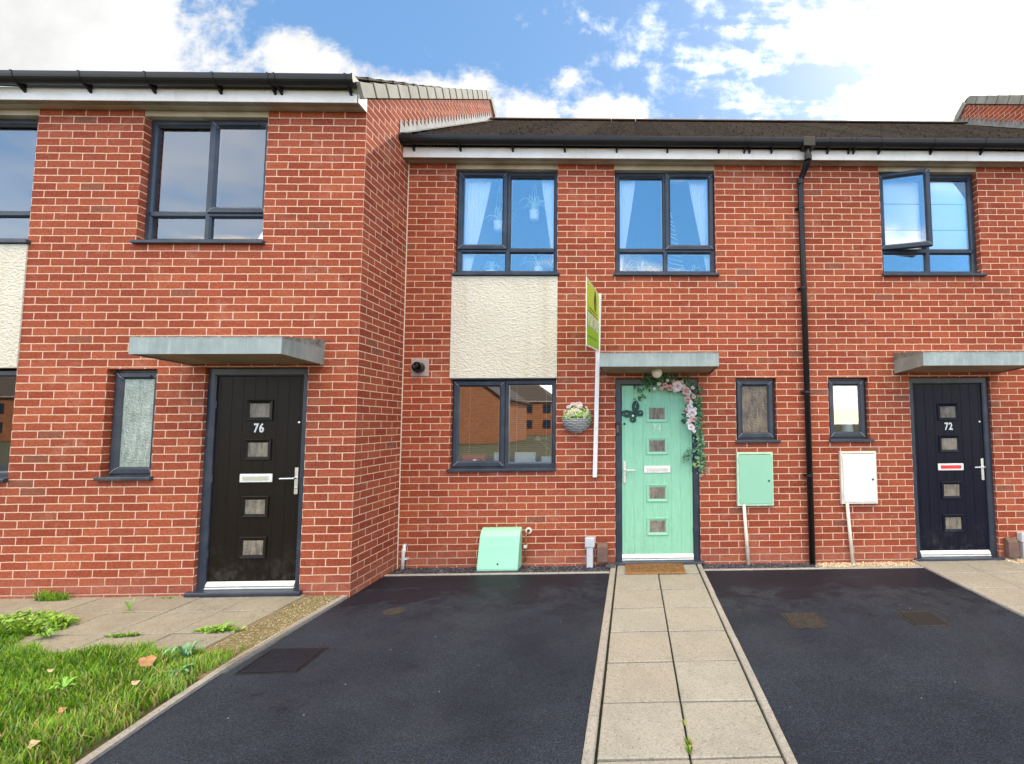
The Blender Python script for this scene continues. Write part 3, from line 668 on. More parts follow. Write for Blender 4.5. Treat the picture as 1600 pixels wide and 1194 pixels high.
def eaves(h, x0, x1, yf, dz, brackets, end_right=False, end_left=False, joints=()):
    zb = 4.655 + dz; ys = yf - 0.13
    f = MB().prism([(ys, zb), (ys - 0.012, zb), (ys - 0.012, zb + 0.125), (ys, zb + 0.125)], 'x', x0, x1)
    f.build('fascia', 'trim', h, bev=0.003)
    s = MB()
    # soffit with an open grooved vent strip along the front
    prof = [(yf, zb + 0.012), (yf, zb + 0.004), (ys + 0.052, zb + 0.004)]
    s.prism([(yf + 0.02, zb + 0.014), (yf + 0.02, zb + 0.004), (ys + 0.056, zb + 0.004), (ys + 0.056, zb + 0.014)], 'x', x0, x1)
    for k in range(4):
        a = ys + 0.050 - k * 0.012
        s.prism([(a, zb + 0.012), (a, zb + 0.006), (a - 0.006, zb + 0.006), (a - 0.006, zb + 0.012)], 'x', x0, x1)
    s.box(x0, x1, ys, yf, zb + 0.016, zb + 0.020)
    s.build('soffit', 'soffit', h)
    # deep gutter
    gy = ys - 0.012; gz = zb + 0.205; wv, dp = 0.112, 0.088; pr = []
    for k in range(13):
        t = math.pi * k / 12
        pr.append((gy - 0.004 - wv / 2 + math.cos(t) * wv / 2, gz - 0.012 - math.sin(t) * (dp - 0.012)))
    inner = [(a + (0.003 if a < gy - 0.004 - wv / 2 else -0.003), b + 0.003) for a, b in reversed(pr)]
    prof = [(gy - 0.004, gz)] + pr + [(gy - 0.004 - wv, gz), (gy - 0.004 - wv + 0.006, gz)] + inner + [(gy - 0.010, gz)]
    g = MB().prism(prof, 'x', x0, x1, closed=True)
    go = g.build('gutter', 'black', h)
    def strap(x, wd=0.020):
        b = MB(); big = [(gy - 0.002, gz + 0.003)] + [(gy - 0.004 - wv / 2 + math.cos(math.pi * k / 12) * (wv / 2 + 0.004), gz - 0.012 - math.sin(math.pi * k / 12) * (dp - 0.008)) for k in range(13)] + [(gy - 0.004 - wv - 0.005, gz + 0.004)]
        b.prism(big, 'x', x - wd / 2, x + wd / 2)
        b.prism([(gy + 0.001, gz - 0.05), (gy - 0.095, gz - dp + 0.030), (gy - 0.060, gz - dp - 0.010), (gy - 0.008, gz - dp - 0.045), (gy + 0.001, gz - dp - 0.050)], 'x', x - 0.010, x + 0.010)
        b.build('gutter_bracket', 'black', go)
    for x in brackets: strap(x)
    for x in joints: strap(x - 0.03, 0.016); strap(x + 0.03, 0.016)
    if end_right:
        MB().prism([(yf + 0.0, zb), (ys - 0.012, zb), (ys - 0.012, zb + 0.125), (yf + 0.0, zb + 0.205)], 'x', x1 - 0.014, x1 + 0.002).build('eaves_end', 'trim', h, bev=0.002)
        MB().prism([(a, b) for a, b in [(gy - 0.002, gz + 0.004)] + [(gy - 0.004 - wv / 2 + math.cos(math.pi * k / 12) * (wv / 2 + 0.004), gz - 0.012 - math.sin(math.pi * k / 12) * (dp - 0.008)) for k in range(13)] + [(gy - 0.009 - wv, gz + 0.004)]], 'x', x1 - 0.012, x1 + 0.004).build('gutter_stop', 'black', go)
    return go

def roof(h, x0, x1, ye, ze, yr, zr, uo=0.0):
    """stepped courses front slope, plain back slope"""
    mb = MB(); L = math.hypot(yr - ye, zr - ze); n = int(L / 0.30) + 1; g = L / n
    dy, dz = (yr - ye) / L, (zr - ze) / L; ny, nz = -dz, dy; t = 0.022
    rnd = random.Random(3); nx = max(1, int((x1 - x0) / 0.27))
    for k in range(n):
        s0 = k * g; s1 = (k + 1) * g
        wt = (x1 - x0) / nx
        for i in range(nx + (k % 2)):
            a = x0 + wt * (i - 0.5 * (k % 2)); b = min(a + wt, x1); a = max(a, x0); j = rnd.uniform(0, 0.006); e = rnd.uniform(-0.006, 0.006)
            A = (ye + dy * (s0 + e) + ny * (t + j), ze + dz * (s0 + e) + nz * (t + j)); B = (ye + dy * s1 + ny * 0.002, ze + dz * s1 + nz * 0.002)
            C_ = (ye + dy * (s0 + e), ze + dz * (s0 + e))
            w_ = 0.0004; um = (a + b) / 2
            sh = 0.5 * 0.27 if k % 2 else 0
            aa, bb = a + w_, b - w_
            mb.quad((aa, *A), (bb, *A), (bb, *B), (aa, *B), [(um - .13 + 0.01, .31), (um + .12, .31), (um + .12, .59), (um - .13 + .01, .59)])
            mb.quad((aa, *C_), (bb, *C_), (bb, *A), (aa, *A), [(um - .1, .32), (um + .1, .32), (um + .1, .34), (um - .1, .34)])
            if a == x0 or b == x1:
                xe = aa if a == x0 else bb
                mb.add([(xe, *C_), (xe, *A), (xe, *B)], [(0, 1, 2)])
    # underlay
    mb.quad((x0, ye, ze - 0.004), (x1, ye, ze - 0.004), (x1, yr, zr - 0.004), (x0, yr, zr - 0.004))
    yb = yr + (yr - ye); mb.quad((x0, yr, zr), (x1, yr, zr), (x1, yb, ze), (x0, yb, ze))
    o = mb.build('roof', 'tile', h, recalc=False)
    # ridge tiles
    rd = MB(); m = max(1, int((x1 - x0) / 0.45))
    for i in range(m):
        a = x0 + (x1 - x0) * i / m; b = x0 + (x1 - x0) * (i + 1) / m
        pr = [(yr + math.cos(q) * 0.11, zr - 0.015 + math.sin(q) * 0.055) for q in [math.pi * k / 8 for k in range(9)]]
        rd.prism(pr, 'x', a + 0.003, b - 0.003)
    rd.build('ridge_tiles', 'ridge', o)
    return o

def verge(h, xg, side, y0, z0, yr, zr, n):
    """overlapping pale verge caps along a gable rake; side=+1 faces +x"""
    mb = MB(); L = math.hypot(yr - y0, zr - z0); dy, dz = (yr - y0) / L, (zr - z0) / L
    ny, nz = -dz, dy; H = 0.135
    for sgn in (1, -1):
        for k in range(n):
            s0 = k * L / n; s1 = (k + 1) * L / n - 0.008
            def P(x, s, hgt):
                y = y0 + dy * s + ny * hgt; z = z0 + dz * s + nz * hgt
                if sgn < 0: y = 2 * yr - y
                return (x, y, z)
            e = 0.004 * (k % 2); o = xg + side * 0.028; i_ = xg - side * 0.10; f = 0.010
            # front (lower) end is thicker so each cap laps the next
            vs = [P(o + side * f, s0, 0), P(o, s1, 0.0), P(o, s1, H - 0.012), P(o + side * f, s0, H), P(i_, s0, H), P(i_, s1, H - 0.012), P(i_, s0, H - .03), P(i_, s1, H - .04), P(xg, s0, 0), P(xg, s1, 0)]
            mb.add(vs, [(0, 1, 2, 3), (3, 2, 5, 4), (0, 3, 4, 6, 8), (1, 9, 7, 5, 2), (4, 5, 7, 6), (0, 8, 9, 1), (6, 7, 9, 8)])
    return mb.build('verge_caps', 'coping', h, bev=0.004)

def flashing(h, xw, side, ye, ze, yr, zr, ymax):
    """stepped lead flashing on the gable wall above a lower roof"""
    mb = MB(); sl_ = (zr - ze) / (yr - ye); y = ye - 0.02; x = xw + side * 0.006
    prof = [(y, ze + sl_ * (y - ye) - 0.01)]
    step = 0.104; top = []
    while y < ymax:
        zb = ze + sl_ * (y - ye)
        top += [(y, zb + 0.165), (y + step * 0.80, zb + 0.165 + 0.0), (y + step, zb + 0.115 + sl_ * step * 0.0)]
        y += step
    pts = prof + top + [(y, ze + sl_ * (y - ye) - 0.01)]
    # build as strips so that the polygon stays simple
    y = ye - 0.02
    while y < ymax:
        zb = ze + sl_ * (y - ye); z2 = ze + sl_ * (y + step - ye)
        jit = random.uniform(-0.008, 0.008)
        for (a, b, za, zc, ta, tb) in ((y, y + step, zb - 0.01, z2 - 0.01, zb + 0.185 + jit, zb + 0.150 + jit),):
            th = 0.004
            mb.add([(x, a, za), (x, b, zc), (x, b, tb), (x, a, ta), (x + side * th, a, za), (x + side * th, b, zc), (x + side * th, b, tb), (x + side * th, a, ta)],
                   [(4, 5, 6, 7), (3, 2, 6, 7), (0, 3, 7, 4), (1, 5, 6, 2)])
        # lap onto tiles
        mb.add([(x, y, zb + 0.03), (x, y + step, z2 + 0.03), (x + side * 0.09, y + step, z2 + 0.026), (x + side * 0.09, y, zb + 0.026)], [(0, 1, 2, 3)])
        y += step
    return mb.build('lead_flashing', 'lead', h, recalc=False)

def room(h, x0, x1, y0, y1, z0, z1, m='room'):
    mb = MB()
    mb.quad((x0, y1, z0), (x1, y1, z0), (x1, y1, z1), (x0, y1, z1)); mb.quad((x0, y0, z0), (x1, y0, z0), (x1, y1, z0), (x0, y1, z0))
    mb.quad((x0, y0, z1), (x1, y0, z1), (x1, y1, z1), (x0, y1, z1)); mb.quad((x0, y0, z0), (x0, y1, z0), (x0, y1, z1), (x0, y0, z1)); mb.quad((x1, y0, z0), (x1, y1, z0), (x1, y1, z1), (x1, y0, z1))
    return mb.build('room', m, h)

def render_panel(h, x0, x1, z0, z1, yf):
    return MB().box(x0, x1, yf - 0.012, yf + 0.05, z0, z1).build('render_panel', 'render', h, bev=0.004)

YL = -0.877; DL = 0.03
# ------------------------------------------------------------------ house 74 (mint door)
h74 = root('brick_house', (-0.2, 0, 0), 'middle red brick house with the mint green front door and rendered panel', 'house')
mb = MB()
wall(mb, 0.0, -2.43, 2.09, -0.15, 4.68, [(-1.88, -0.675, 1.045, 4.68), (0.0, 1.195, 3.305, 4.68), (0.0, 0.965, -0.02, 2.1), (1.397, 1.872, 1.35, 2.1)], (LOW, UPP), 0.018)
mb.build('wall', 'brick', h74, recalc=False)
MB().box(-2.432, -2.420, -0.004, 0.003, -0.05, 4.67).build('corner_bead', 'offwhite', h74)
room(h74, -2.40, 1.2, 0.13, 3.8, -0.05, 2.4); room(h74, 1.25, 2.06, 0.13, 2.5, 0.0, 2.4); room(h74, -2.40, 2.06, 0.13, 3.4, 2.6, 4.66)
upper_window(h74, -1.875, 3.305, 0.0, 'left'); upper_window(h74, -0.002, 3.305, 0.0, 'right')
lower_window(h74, -1.88, 1.045, 0.0)
render_panel(h74, -1.893, -0.668, 2.108, 3.300, 0.0)
MB().box(-1.89, -0.67, -0.004, 0.06, 2.096, 2.107).build('panel_trim', 'upvc', h74)
narrow_window(h74, 1.397, 1.35, 0.475, 0.75, 0.0, 'reed')
door(h74, 0.0, 0.0, 0.0, 'mint', '74', 'left')
canopy(h74, -0.139, 1.105, 0.0, 0.0)
eaves(h74, -2.43, 2.09, 0.0, 0.0, [-2.30, -1.77, -1.17, -0.57, 0.03, 0.62, 1.22, 1.84], joints=(1.55,))
roof(h74, -2.43, 2.09, -0.20, 4.868, 3.1, 7.255)

MB().quad((-2.42, 6.39, -0.1), (2.09, 6.39, -0.1), (2.09, 6.39, 4.86), (-2.42, 6.39, 4.86), [(0, 0), (4.5, 0), (4.5, 5), (0, 5)]).build('wall', 'brick', h74, recalc=False)
head(h74, -1.8775, 0.0, 0.0); head(h74, -0.0025, 0.0, 0.0)

# ------------------------------------------------------------------ house 72
h72 = root('brick_house', (4.3, 0, 0), 'right red brick house with the navy door numbered 72 and an open upstairs casement', 'house')
mb = MB()
wall(mb, 0.0, 2.09, 6.60, -0.15, 4.68, [(3.185, 4.385, 3.305, 4.68), (2.482, 2.957, 1.35, 2.1), (3.44, 4.405, -0.02, 2.1), (5.05, 6.25, 1.045, 4.68)], (LOW, UPP), 0.018)
mb.build('wall', 'brick', h72, recalc=False)
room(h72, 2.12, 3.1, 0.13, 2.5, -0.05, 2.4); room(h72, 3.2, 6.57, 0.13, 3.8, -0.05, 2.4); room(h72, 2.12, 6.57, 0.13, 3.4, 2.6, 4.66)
upper_window(h72, 3.185, 3.305, 0.0, 'left', swing=17); upper_window(h72, 5.05, 3.305, 0.0, 'right')
lower_window(h72, 5.05, 1.045, 0.0); render_panel(h72, 5.04, 6.26, 2.108, 3.300, 0.0)
narrow_window(h72, 2.482, 1.35, 0.475, 0.75, 0.0, 'glass')
door(h72, 3.44, 0.0, 0.0, 'navy_door', '72', 'right', flap='red')
canopy(h72, 3.274, 4.53, 0.0, 0.0)
eaves(h72, 2.09, 6.6, 0.0, 0.0, [2.50, 3.11, 3.73, 4.33, 4.93, 5.53, 6.13], joints=(2.78,))
roof(h72, 2.09, 6.60, -0.20, 4.868, 3.1, 7.255)

MB().quad((2.09, 6.39, -0.1), (6.59, 6.39, -0.1), (6.59, 6.39, 4.86), (2.09, 6.39, 4.86), [(0, 0), (4.5, 0), (4.5, 5), (0, 5)]).build('wall', 'brick', h72, recalc=False)
head(h72, 3.185, 0.0, 0.0); head(h72, 5.05, 0.0, 0.0)

# ------------------------------------------------------------------ house 76 (steps forward on the left)
h76 = root('brick_house', (-5.7, YL, 0), 'left red brick house with the dark brown door numbered 76, standing forward', 'house')
mb = MB()
XL = -9.0
wall(mb, YL, XL, -2.43, -0.15, 4.70, [(-4.59, -3.39, 3.335, 4.70), (-4.77, -4.305, 1.08, 2.125), (-3.86, -2.895, 0.01, 2.135), (-6.80, -5.60, 1.075, 4.70)], (rel(-2.43, -1, L76), rel(-2.43, -1, U76)), 0.045)
def gable(mb, xg, yf, yr, zr, z0, u0, v0):
    e = 0.717; zf = zr - e * (yr - yf); yb = 2 * yr - yf
    pts = [(yf, -0.15), (yb, -0.15), (yb, zf), (yr, zr), (yf, zf)]
    mb.add([(xg, a, b) for a, b in pts], [(0, 1, 2, 3, 4)], [[(a - u0, b - v0) for a, b in pts]])
gable(mb, -2.43, YL, 3.0, 7.60, 0, YL + 0.1125 - 0.225 * 2, 0.045)
mb.build('wall', 'brick', h76, recalc=False)
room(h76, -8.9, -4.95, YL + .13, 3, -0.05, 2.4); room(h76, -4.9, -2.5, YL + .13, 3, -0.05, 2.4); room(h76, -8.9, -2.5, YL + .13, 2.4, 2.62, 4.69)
upper_window(h76, -4.59, 3.335, YL, 'right'); upper_window(h76, -6.80, 3.335, YL, 'left')
lower_window(h76, -6.80, 1.075, YL, top=1.05); render_panel(h76, -6.81, -5.592, 2.138, 3.330, YL)
narrow_window(h76, -4.77, 1.08, 0.465, 1.045, YL, 'pebble')
door(h76, -3.86, 0.035, YL, 'brown_door', '76', 'right')
canopy(h76, -4.005, -2.75, YL, 0.012)
eaves(h76, XL, -2.432, YL, 0.03, [-5.56, -4.95, -4.35, -3.73, -2.50, -6.17, -6.78, -7.4, -8.0], end_right=True, joints=(-3.19,))
roof(h76, XL, -2.44, -1.08, 4.885, 3.0, 7.70)
verge(h76, -2.43, 1, -1.00, 4.745, 3.0, 7.615, 17)
flashing(h76, -2.43, 1, -0.22, 4.875, 3.1, 7.255, 3.0)

head(h76, -4.59, YL, 0.03); head(h76, -6.80, YL, 0.03)
# ------------------------------------------------------------------ house 70 (only its gable top shows beyond the right roof)
h70 = root('brick_house', (9.0, YL, 0), 'far right brick house showing only its gable top above the roof', 'house')
mb = MB()
wall(mb, YL, 6.60, 11.0, -0.15, 4.70, [(7.56, 8.76, 3.335, 4.70), (8.47, 8.935, 1.08, 2.125), (7.06, 8.025, 0.01, 2.135)], (rel(6.60, 1, L76), rel(6.60, 1, U76)), 0.045)
gable(mb, 6.60, YL, 3.0, 7.60, 0, YL, 0.045)
mb.build('wall', 'brick', h70, recalc=False)
room(h70, 6.65, 10.9, YL + .13, 2.4, -0.05, 2.4); room(h70, 6.65, 10.9, YL + .13, 2.4, 2.62, 4.69)
upper_window(h70, 7.56, 3.335, YL, 'left'); narrow_window(h70, 8.47, 1.08, 0.465, 1.045, YL, 'pebble')
door(h70, 7.06, 0.035, YL, 'navy_door', '70', 'left'); canopy(h70, 6.9, 8.15, YL, 0.012)
eaves(h70, 6.61, 11.0, YL, 0.03, [7.2, 7.8, 8.4, 9.0, 9.6])
roof(h70, 6.61, 11.0, -1.08, 4.885, 3.0, 7.70)
verge(h70, 6.60, -1, -1.00, 4.745, 3.0, 7.615, 17)
flashing(h70, 6.60, -1, -0.22, 4.875, 3.1, 7.255, 3.2)

head(h70, 7.56, YL, 0.03)
# ------------------------------------------------------------------ wall fixtures
# downpipe
dp = root('downpipe', (2.205, -0.06, 0), 'black rainwater downpipe between the mint door house and number 72', 'downpipe')
pm = MB(); r = 0.034
pm.tube([(2.25, -0.205, 4.82), (2.25, -0.205, 4.64), (2.248, -0.195, 4.60), (2.215, -0.075, 4.475), (2.205, -0.058, 4.44), (2.205, -0.058, 4.30), (2.215, -0.058, 0.0)], r, 16)
pm.build('pipe', 'black', dp, smooth=True)
for (x, y, z0_, z1_, rr) in ((2.25, -0.205, 4.76, 4.83, 0.050), (2.25, -0.205, 4.615, 4.67, 0.041), (2.205, -0.058, 4.40, 4.46, 0.041)):
    MB().tube([(x, y, z0_), (x, y, z1_)], rr, 18).build('pipe_socket', 'black', dp, bev=0.003)
MB().tube([(2.247, -0.19, 4.595), (2.232, -0.14, 4.54)], 0.040, 18).build('pipe_socket', 'black', dp)
for z in (4.12, 3.15, 1.93, 0.98):
    b = MB().tube([(2.207, -0.058, z - 0.014), (2.207, -0.058, z + 0.014)], 0.039, 18); b.box(2.150, 2.262, -0.03, -0.001, z - 0.010, z + 0.010)
    b.build('pipe_clip', 'black', dp)
MB().box(2.18, 2.32, -0.262, -0.135, 4.755, 4.868).build('gutter_outlet', 'black', dp, bev=0.006)

def meter_box(x0, x1, z0, z1, mface, medge, label, pipe):
    o = root('meter_box', ((x0 + x1) / 2, 0, z0), label, 'meter box')
    MB().ring(x0, x1, z0, z1, [(0, 0.0), (0, -0.040), (0.004, -0.046), (0.020, -0.046), (0.026, -0.040), (0.026, -0.030)]).build('box_frame', medge, o)
    MB().box(x0 + 0.024, x1 - 0.012, -0.052, -0.038, z0 + 0.022, z1 - 0.030).build('box_door', mface, o, bev=0.004)
    MB().lathe([(0, -0.060), (0.010, -0.060), (0.010, -0.05)], (x1 - 0.055, 0, (z0 + z1) / 2 - 0.02), 12, axis='y').build('lock', 'black', o)
    for zz in (z0 + 0.08, z1 - 0.10): MB().tube([(x0 + 0.020, -0.05, zz), (x0 + 0.020, -0.05, zz + 0.05)], 0.006, 8).build('hinge', medge, o)
    MB().tube([(pipe[0], -0.035, z0 + 0.02), (pipe[1], -0.045, -0.03)], 0.019, 14).build('cable_duct', 'offwhite', o, smooth=True)
    return o
meter_box(1.385, 1.800, 0.640, 1.243, 'mint_box2', 'mint_edge', 'mint green meter box below the small window right of the mint door', (1.458, 1.495))
meter_box(2.578, 2.995, 0.650, 1.245, 'white', 'offwhite', 'white meter box below the small window left of the navy door', (2.640, 2.68))

# sloping mint gas box at the foot of the wall
gb = root('gas_meter_box', (-1.26, 0, 0), 'mint green sloping box on the ground under the big window', 'meter box')
prof = [(0.0, 0.0), (-0.205, 0.0), (-0.207, 0.03), (-0.150, 0.25), (-0.115, 0.35), (-0.075, 0.405), (-0.035, 0.425), (0.0, 0.43)]
MB().prism(prof, 'x', -1.485, -1.045).build('hood', 'mint_box', gb, bev=0.010, seg=3)
MB().lathe([(0, -0.004), (0.009, -0.004), (0.009, 0.01)], (-1.262, -0.197, 0.075), 12, axis='y').build('lock', 'black', gb)
MB().box(-1.50, -1.03, -0.225, 0.0, -0.02, 0.010).build('base', 'stone_dark', gb, bev=0.004)
gp = root('gas_pipe', (-0.985, -0.03, 0.1), 'copper pipe stub with a white collar beside the mint ground box', 'pipe')
MB().tube([(-1.005, -0.035, 0.05), (-0.998, -0.035, 0.14), (-1.0, -0.035, 0.30), (-0.985, -0.03, 0.36), (-0.980, -0.004, 0.375)], 0.0105, 10).build('pipe', 'copper', gp, smooth=True)
MB().lathe([(0.018, -0.012), (0.034, -0.014), (0.040, -0.002), (0.018, 0.0)], (-0.975, 0, 0.382), 20, axis='y').build('collar', 'offwhite', gp, smooth=True)
MB().lathe([(0.0, -0.006), (0.018, -0.006)], (-0.975, 0, 0.382), 16, axis='y').build('pipe_end', 'matt_black', gp)
MB().box(-1.02, -0.985, -0.05, -0.0, 0.20, 0.235).build('pipe_clip', 'offwhite', gp, bev=0.004)

# boiler flue
fl = root('boiler_flue', (-2.235, 0, 2.13), 'square boiler flue plate with a black round outlet beside the rendered panel', 'flue')
MB().ring(-2.335, -2.133, 2.130, 2.335, [(0, 0), (0, -0.006), (0.008, -0.012), (0.060, -0.012)]).box(-2.325, -2.143, -0.011, -0.002, 2.14, 2.325).build('plate', 'flue_plate', fl)
MB().lathe([(0.060, -0.002), (0.060, -0.085), (0.052, -0.090), (0.050, -0.05), (0.0, -0.05)], (-2.232, 0, 2.232), 28, axis='y').build('flue_pipe', 'black', fl, smooth=False)
MB().lathe([(0.030, -0.05), (0.030, -0.115), (0.024, -0.120), (0.0, -0.110)], (-2.238, 0, 2.242), 20, axis='y').build('inner_outlet', 'black', fl)

# white overflow pipe in the corner
op = root('waste_pipe', (-2.345, -0.04, 0), 'short white waste pipe with an elbow in the brick corner', 'pipe')
MB().tube([(-2.338, 0.0, 0.235), (-2.338, -0.030, 0.238), (-2.340, -0.042, 0.215), (-2.342, -0.045, 0.17), (-2.346, -0.048, -0.02)], [0.022, 0.023, 0.023, 0.019, 0.019], 14).build('pipe', 'white', op, smooth=True)
MB().tube([(-2.340, -0.045, 0.175), (-2.340, -0.045, 0.20)], 0.024, 16).build('collar', 'white', op)
MB().box(-2.372, -2.300, -0.05, -0.002, 0.088, 0.104).build('pipe_clip', 'white', op, bev=0.003)

def grey_duct(x, label):
    o = root('cable_duct', (x, -0.04, 0), label, 'cable duct')
    MB().box(x - 0.055, x + 0.055, -0.082, -0.001, 0.205, 0.315).build('cap', 'grey_pl', o, bev=0.012, seg=3)
    MB().box(x - 0.036, x + 0.036, -0.072, -0.001, -0.02, 0.21).build('duct', 'grey_pl', o, bev=0.010, seg=3)
    return o
grey_duct(-0.282, 'pale grey duct with a square cap left of the mint door')
grey_duct(4.665, 'pale grey duct with a square cap right of the navy door')
def brown_box(x, label):
    o = MB().prism([(-0.001, 0.245), (-0.035, 0.255), (-0.082, 0.215), (-0.088, 0.045), (-0.030, 0.030), (-0.001, 0.04)], 'x', x - 0.060, x + 0.060)
    return tag(o.build('vent_cowl', 'brown_box', None, bev=0.010, seg=2), label, 'vent cowl')
brown_box(-0.142, 'brown plastic cowl low on the wall beside the mint door')
brown_box(4.512, 'brown plastic cowl low on the wall beside the navy door')
tag(MB().box(-0.10, 0.0, -0.14, -0.03, 0.0, 0.03).build('slate_block', 'stone_dark', None, bev=0.006), 'flat dark slate piece on the gravel beside the mint door', 'stone')
# doorbell on the frame
db = root('doorbell', (0.03, 0.035, 1.445), 'slim dark doorbell fixed to the frame left of the mint door', 'doorbell')
MB().box(0.008, 0.052, 0.005, 0.034, 1.447, 1.594).build('body', 'black', db, bev=0.006)
MB().box(0.016, 0.044, 0.002, 0.006, 1.478, 1.560).build('face', 'brown_box', db)
# porch light under canopy
pl = root('porch_light', (0.47, -0.24, 2.15), 'round cream globe light under the canopy over the mint door', 'light')
MB().lathe([(0.001, -0.060), (0.030, -0.053), (0.052, -0.030), (0.060, 0.0), (0.054, 0.028), (0.040, 0.045)], (0.47, -0.28, 2.135), 24).build('globe', 'offwhite', pl, smooth=True)
MB().lathe([(0.040, 0.03), (0.042, 0.055), (0.0, 0.055)], (0.47, -0.28, 2.125), 20).build('fitting', 'white', pl)

# butterfly ornament
def mirror(l): return [(-a, b) for a, b in l]
def spl(pts, n=5):
    out = []; m = len(pts)
    for i in range(m):
        p0, p1, p2, p3 = [Vector(pts[(i + k - 1) % m]) for k in range(4)]
        for k in range(n):
            t = k / n; q = 0.5 * ((2 * p1) + (-p0 + p2) * t + (2 * p0 - 5 * p1 + 4 * p2 - p3) * t * t + (-p0 + 3 * p1 - 3 * p2 + p3) * t ** 3); out.append((q.x, q.y))
    return out
up = spl([(0.002, 0.004), (0.010, 0.050), (0.045, 0.105), (0.098, 0.132), (0.136, 0.118), (0.134, 0.070), (0.112, 0.028), (0.070, 0.002), (0.025, -0.004)])
lo = spl([(0.004, -0.002), (0.045, 0.000), (0.088, -0.010), (0.108, -0.042), (0.092, -0.080), (0.060, -0.092), (0.030, -0.070), (0.010, -0.032)])
hol = [spl([(0.060, 0.062), (0.085, 0.088), (0.092, 0.074), (0.072, 0.052)], 4), spl([(0.105, 0.092), (0.118, 0.102), (0.120, 0.088), (0.110, 0.078)], 4)]
hol2 = [spl([(0.060, -0.030), (0.080, -0.034), (0.078, -0.052), (0.062, -0.046)], 4)]
bf = root('butterfly_ornament', (0.215, 0.055, 1.70), 'dark green metal butterfly ornament on the mint door', 'ornament')
RB = FRONT @ Matrix.Rotation(R(40), 3, 'Z') @ Matrix.Diagonal((0.86, 0.86, 1))
for nm, o_, hs in (('upper_wing', up, hol), ('lower_wing', lo, hol2)):
    for s in (1, -1):
        f = (lambda q: q) if s > 0 else mirror
        flat_shape('wing', [f(o_)] + [f(q) for q in hs], 0.0018, (0.222, 0.046, 1.692), RB, 'bfly', bf)
bd = MB(); ax = RB @ Vector((0, 1, 0)); c0 = Vector((0.222, 0.043, 1.690))
bd.tube([c0 - ax * 0.055, c0 - ax * 0.03, c0, c0 + ax * 0.025, c0 + ax * 0.036], [0.002, 0.006, 0.006, 0.007, 0.004], 10); bd.build('body', 'bfly', bf, smooth=True)
for s in (1, -1):
    e = RB @ Vector((s * 0.025, 0.075, 0)); MB().tube([c0 + ax * 0.034, c0 + (RB @ Vector((s * 0.008, 0.055, 0))), c0 + e], 0.0012, 6).build('antenna', 'bfly', bf)
MB().lathe([(0, -0.008), (0.013, -0.006), (0.015, 0.0)], (0.205, 0.044, 1.668), 14, axis='y').build('jewel', 'rose_w', bf, smooth=True)

# ------------------------------------------------------------------ foliage and flowers
def leaf_mesh(pts_normals, size, rnd, curl=0.25, ratio=0.55):
    mb = MB()
    for p, nrm in pts_normals:
        s = size * rnd.uniform(0.6, 1.25); n = Vector(nrm).normalized()
        a = n.cross(Vector((rnd.uniform(-1, 1), rnd.uniform(-1, 1), rnd.uniform(-1, 1)))).normalized(); b = n.cross(a)
        p = Vector(p); wv = s * ratio * 0.5
        vs = [p, p + a * s * 0.35 + b * wv - n * 0.0, p + a * s * 0.8 + b * wv * 0.6 - n * s * curl * 0.3, p + a * s - n * s * curl * 0.6, p + a * s * 0.8 - b * wv * 0.6 - n * s * curl * 0.3, p + a * s * 0.35 - b * wv, p + a * s * 0.45 - n * s * 0.10]
        mb.add(vs, [(0, 1, 6), (1, 2, 6), (2, 3, 6), (3, 4, 6), (4, 5, 6), (5, 0, 6)])
    return mb
def rose_mesh(c, r, rnd, face=Vector((0, -1, 0.1))):
    """layered cupped petals"""
    mb = MB(); face = face.normalized(); q = face.to_track_quat('Z', 'Y').to_matrix(); rings = ((5, 1.0, 0.10, 0.9), (5, 0.78, 0.35, 0.8), (4, 0.52, 0.62, 0.75), (3, 0.28, 0.85, 0.7))
    for ri, (n, rad, lift, wd) in enumerate(rings):
        for k in range(n):
            t = 2 * math.pi * (k + 0.5 * (ri % 2) + rnd.uniform(-0.1, 0.1)) / n; nu, nv = 4, 4; g = []
            for i in range(nu + 1):
                for j in range(nv + 1):
                    s = i / nu; w_ = (j / nv - 0.5) * 2
                    ang = t + w_ * (math.pi / n) * 1.25 * math.sin(math.pi * (0.25 + 0.5 * s)) * wd
                    rr = r * rad * (0.12 + 0.88 * s) * (1 - 0.12 * w_ * w_ * s)
                    z = r * (0.75 * lift * s ** 1.3 + 0.10 * math.sin(s * 3) - 0.30 * max(0, s - 0.75) * (1 if ri < 2 else 0)) + 0.02 * r * math.sin(5 * w_ + k) * s
                    v_ = q @ Vector((rr * math.cos(ang), rr * math.sin(ang), z)); g.append(Vector(c) + v_)
            fs = [(i * (nv + 1) + j, i * (nv + 1) + j + 1, (i + 1) * (nv + 1) + j + 1, (i + 1) * (nv + 1) + j) for i in range(nu) for j in range(nv)]
            mb.add(g, fs)
    return mb
rnd = random.Random(11)
ga = root('flower_garland', (0.8, -0.02, 1.0), 'pink and white rose garland with green leaves over the top right of the mint door', 'garland')
path = [(0.34, 2.035), (0.44, 2.07), (0.55, 2.045), (0.70, 2.03), (0.83, 2.00), (0.92, 1.90), (0.945, 1.75), (0.96, 1.60), (0.97, 1.45), (0.965, 1.30), (0.985, 1.15), (0.985, 1.02)]
def along(pa, t):
    t = t * (len(pa) - 1); i = min(int(t), len(pa) - 2); f = t - i
    return Vector((pa[i][0] + (pa[i + 1][0] - pa[i][0]) * f, pa[i][1] + (pa[i + 1][1] - pa[i][1]) * f))
P1 = []; P2 = []
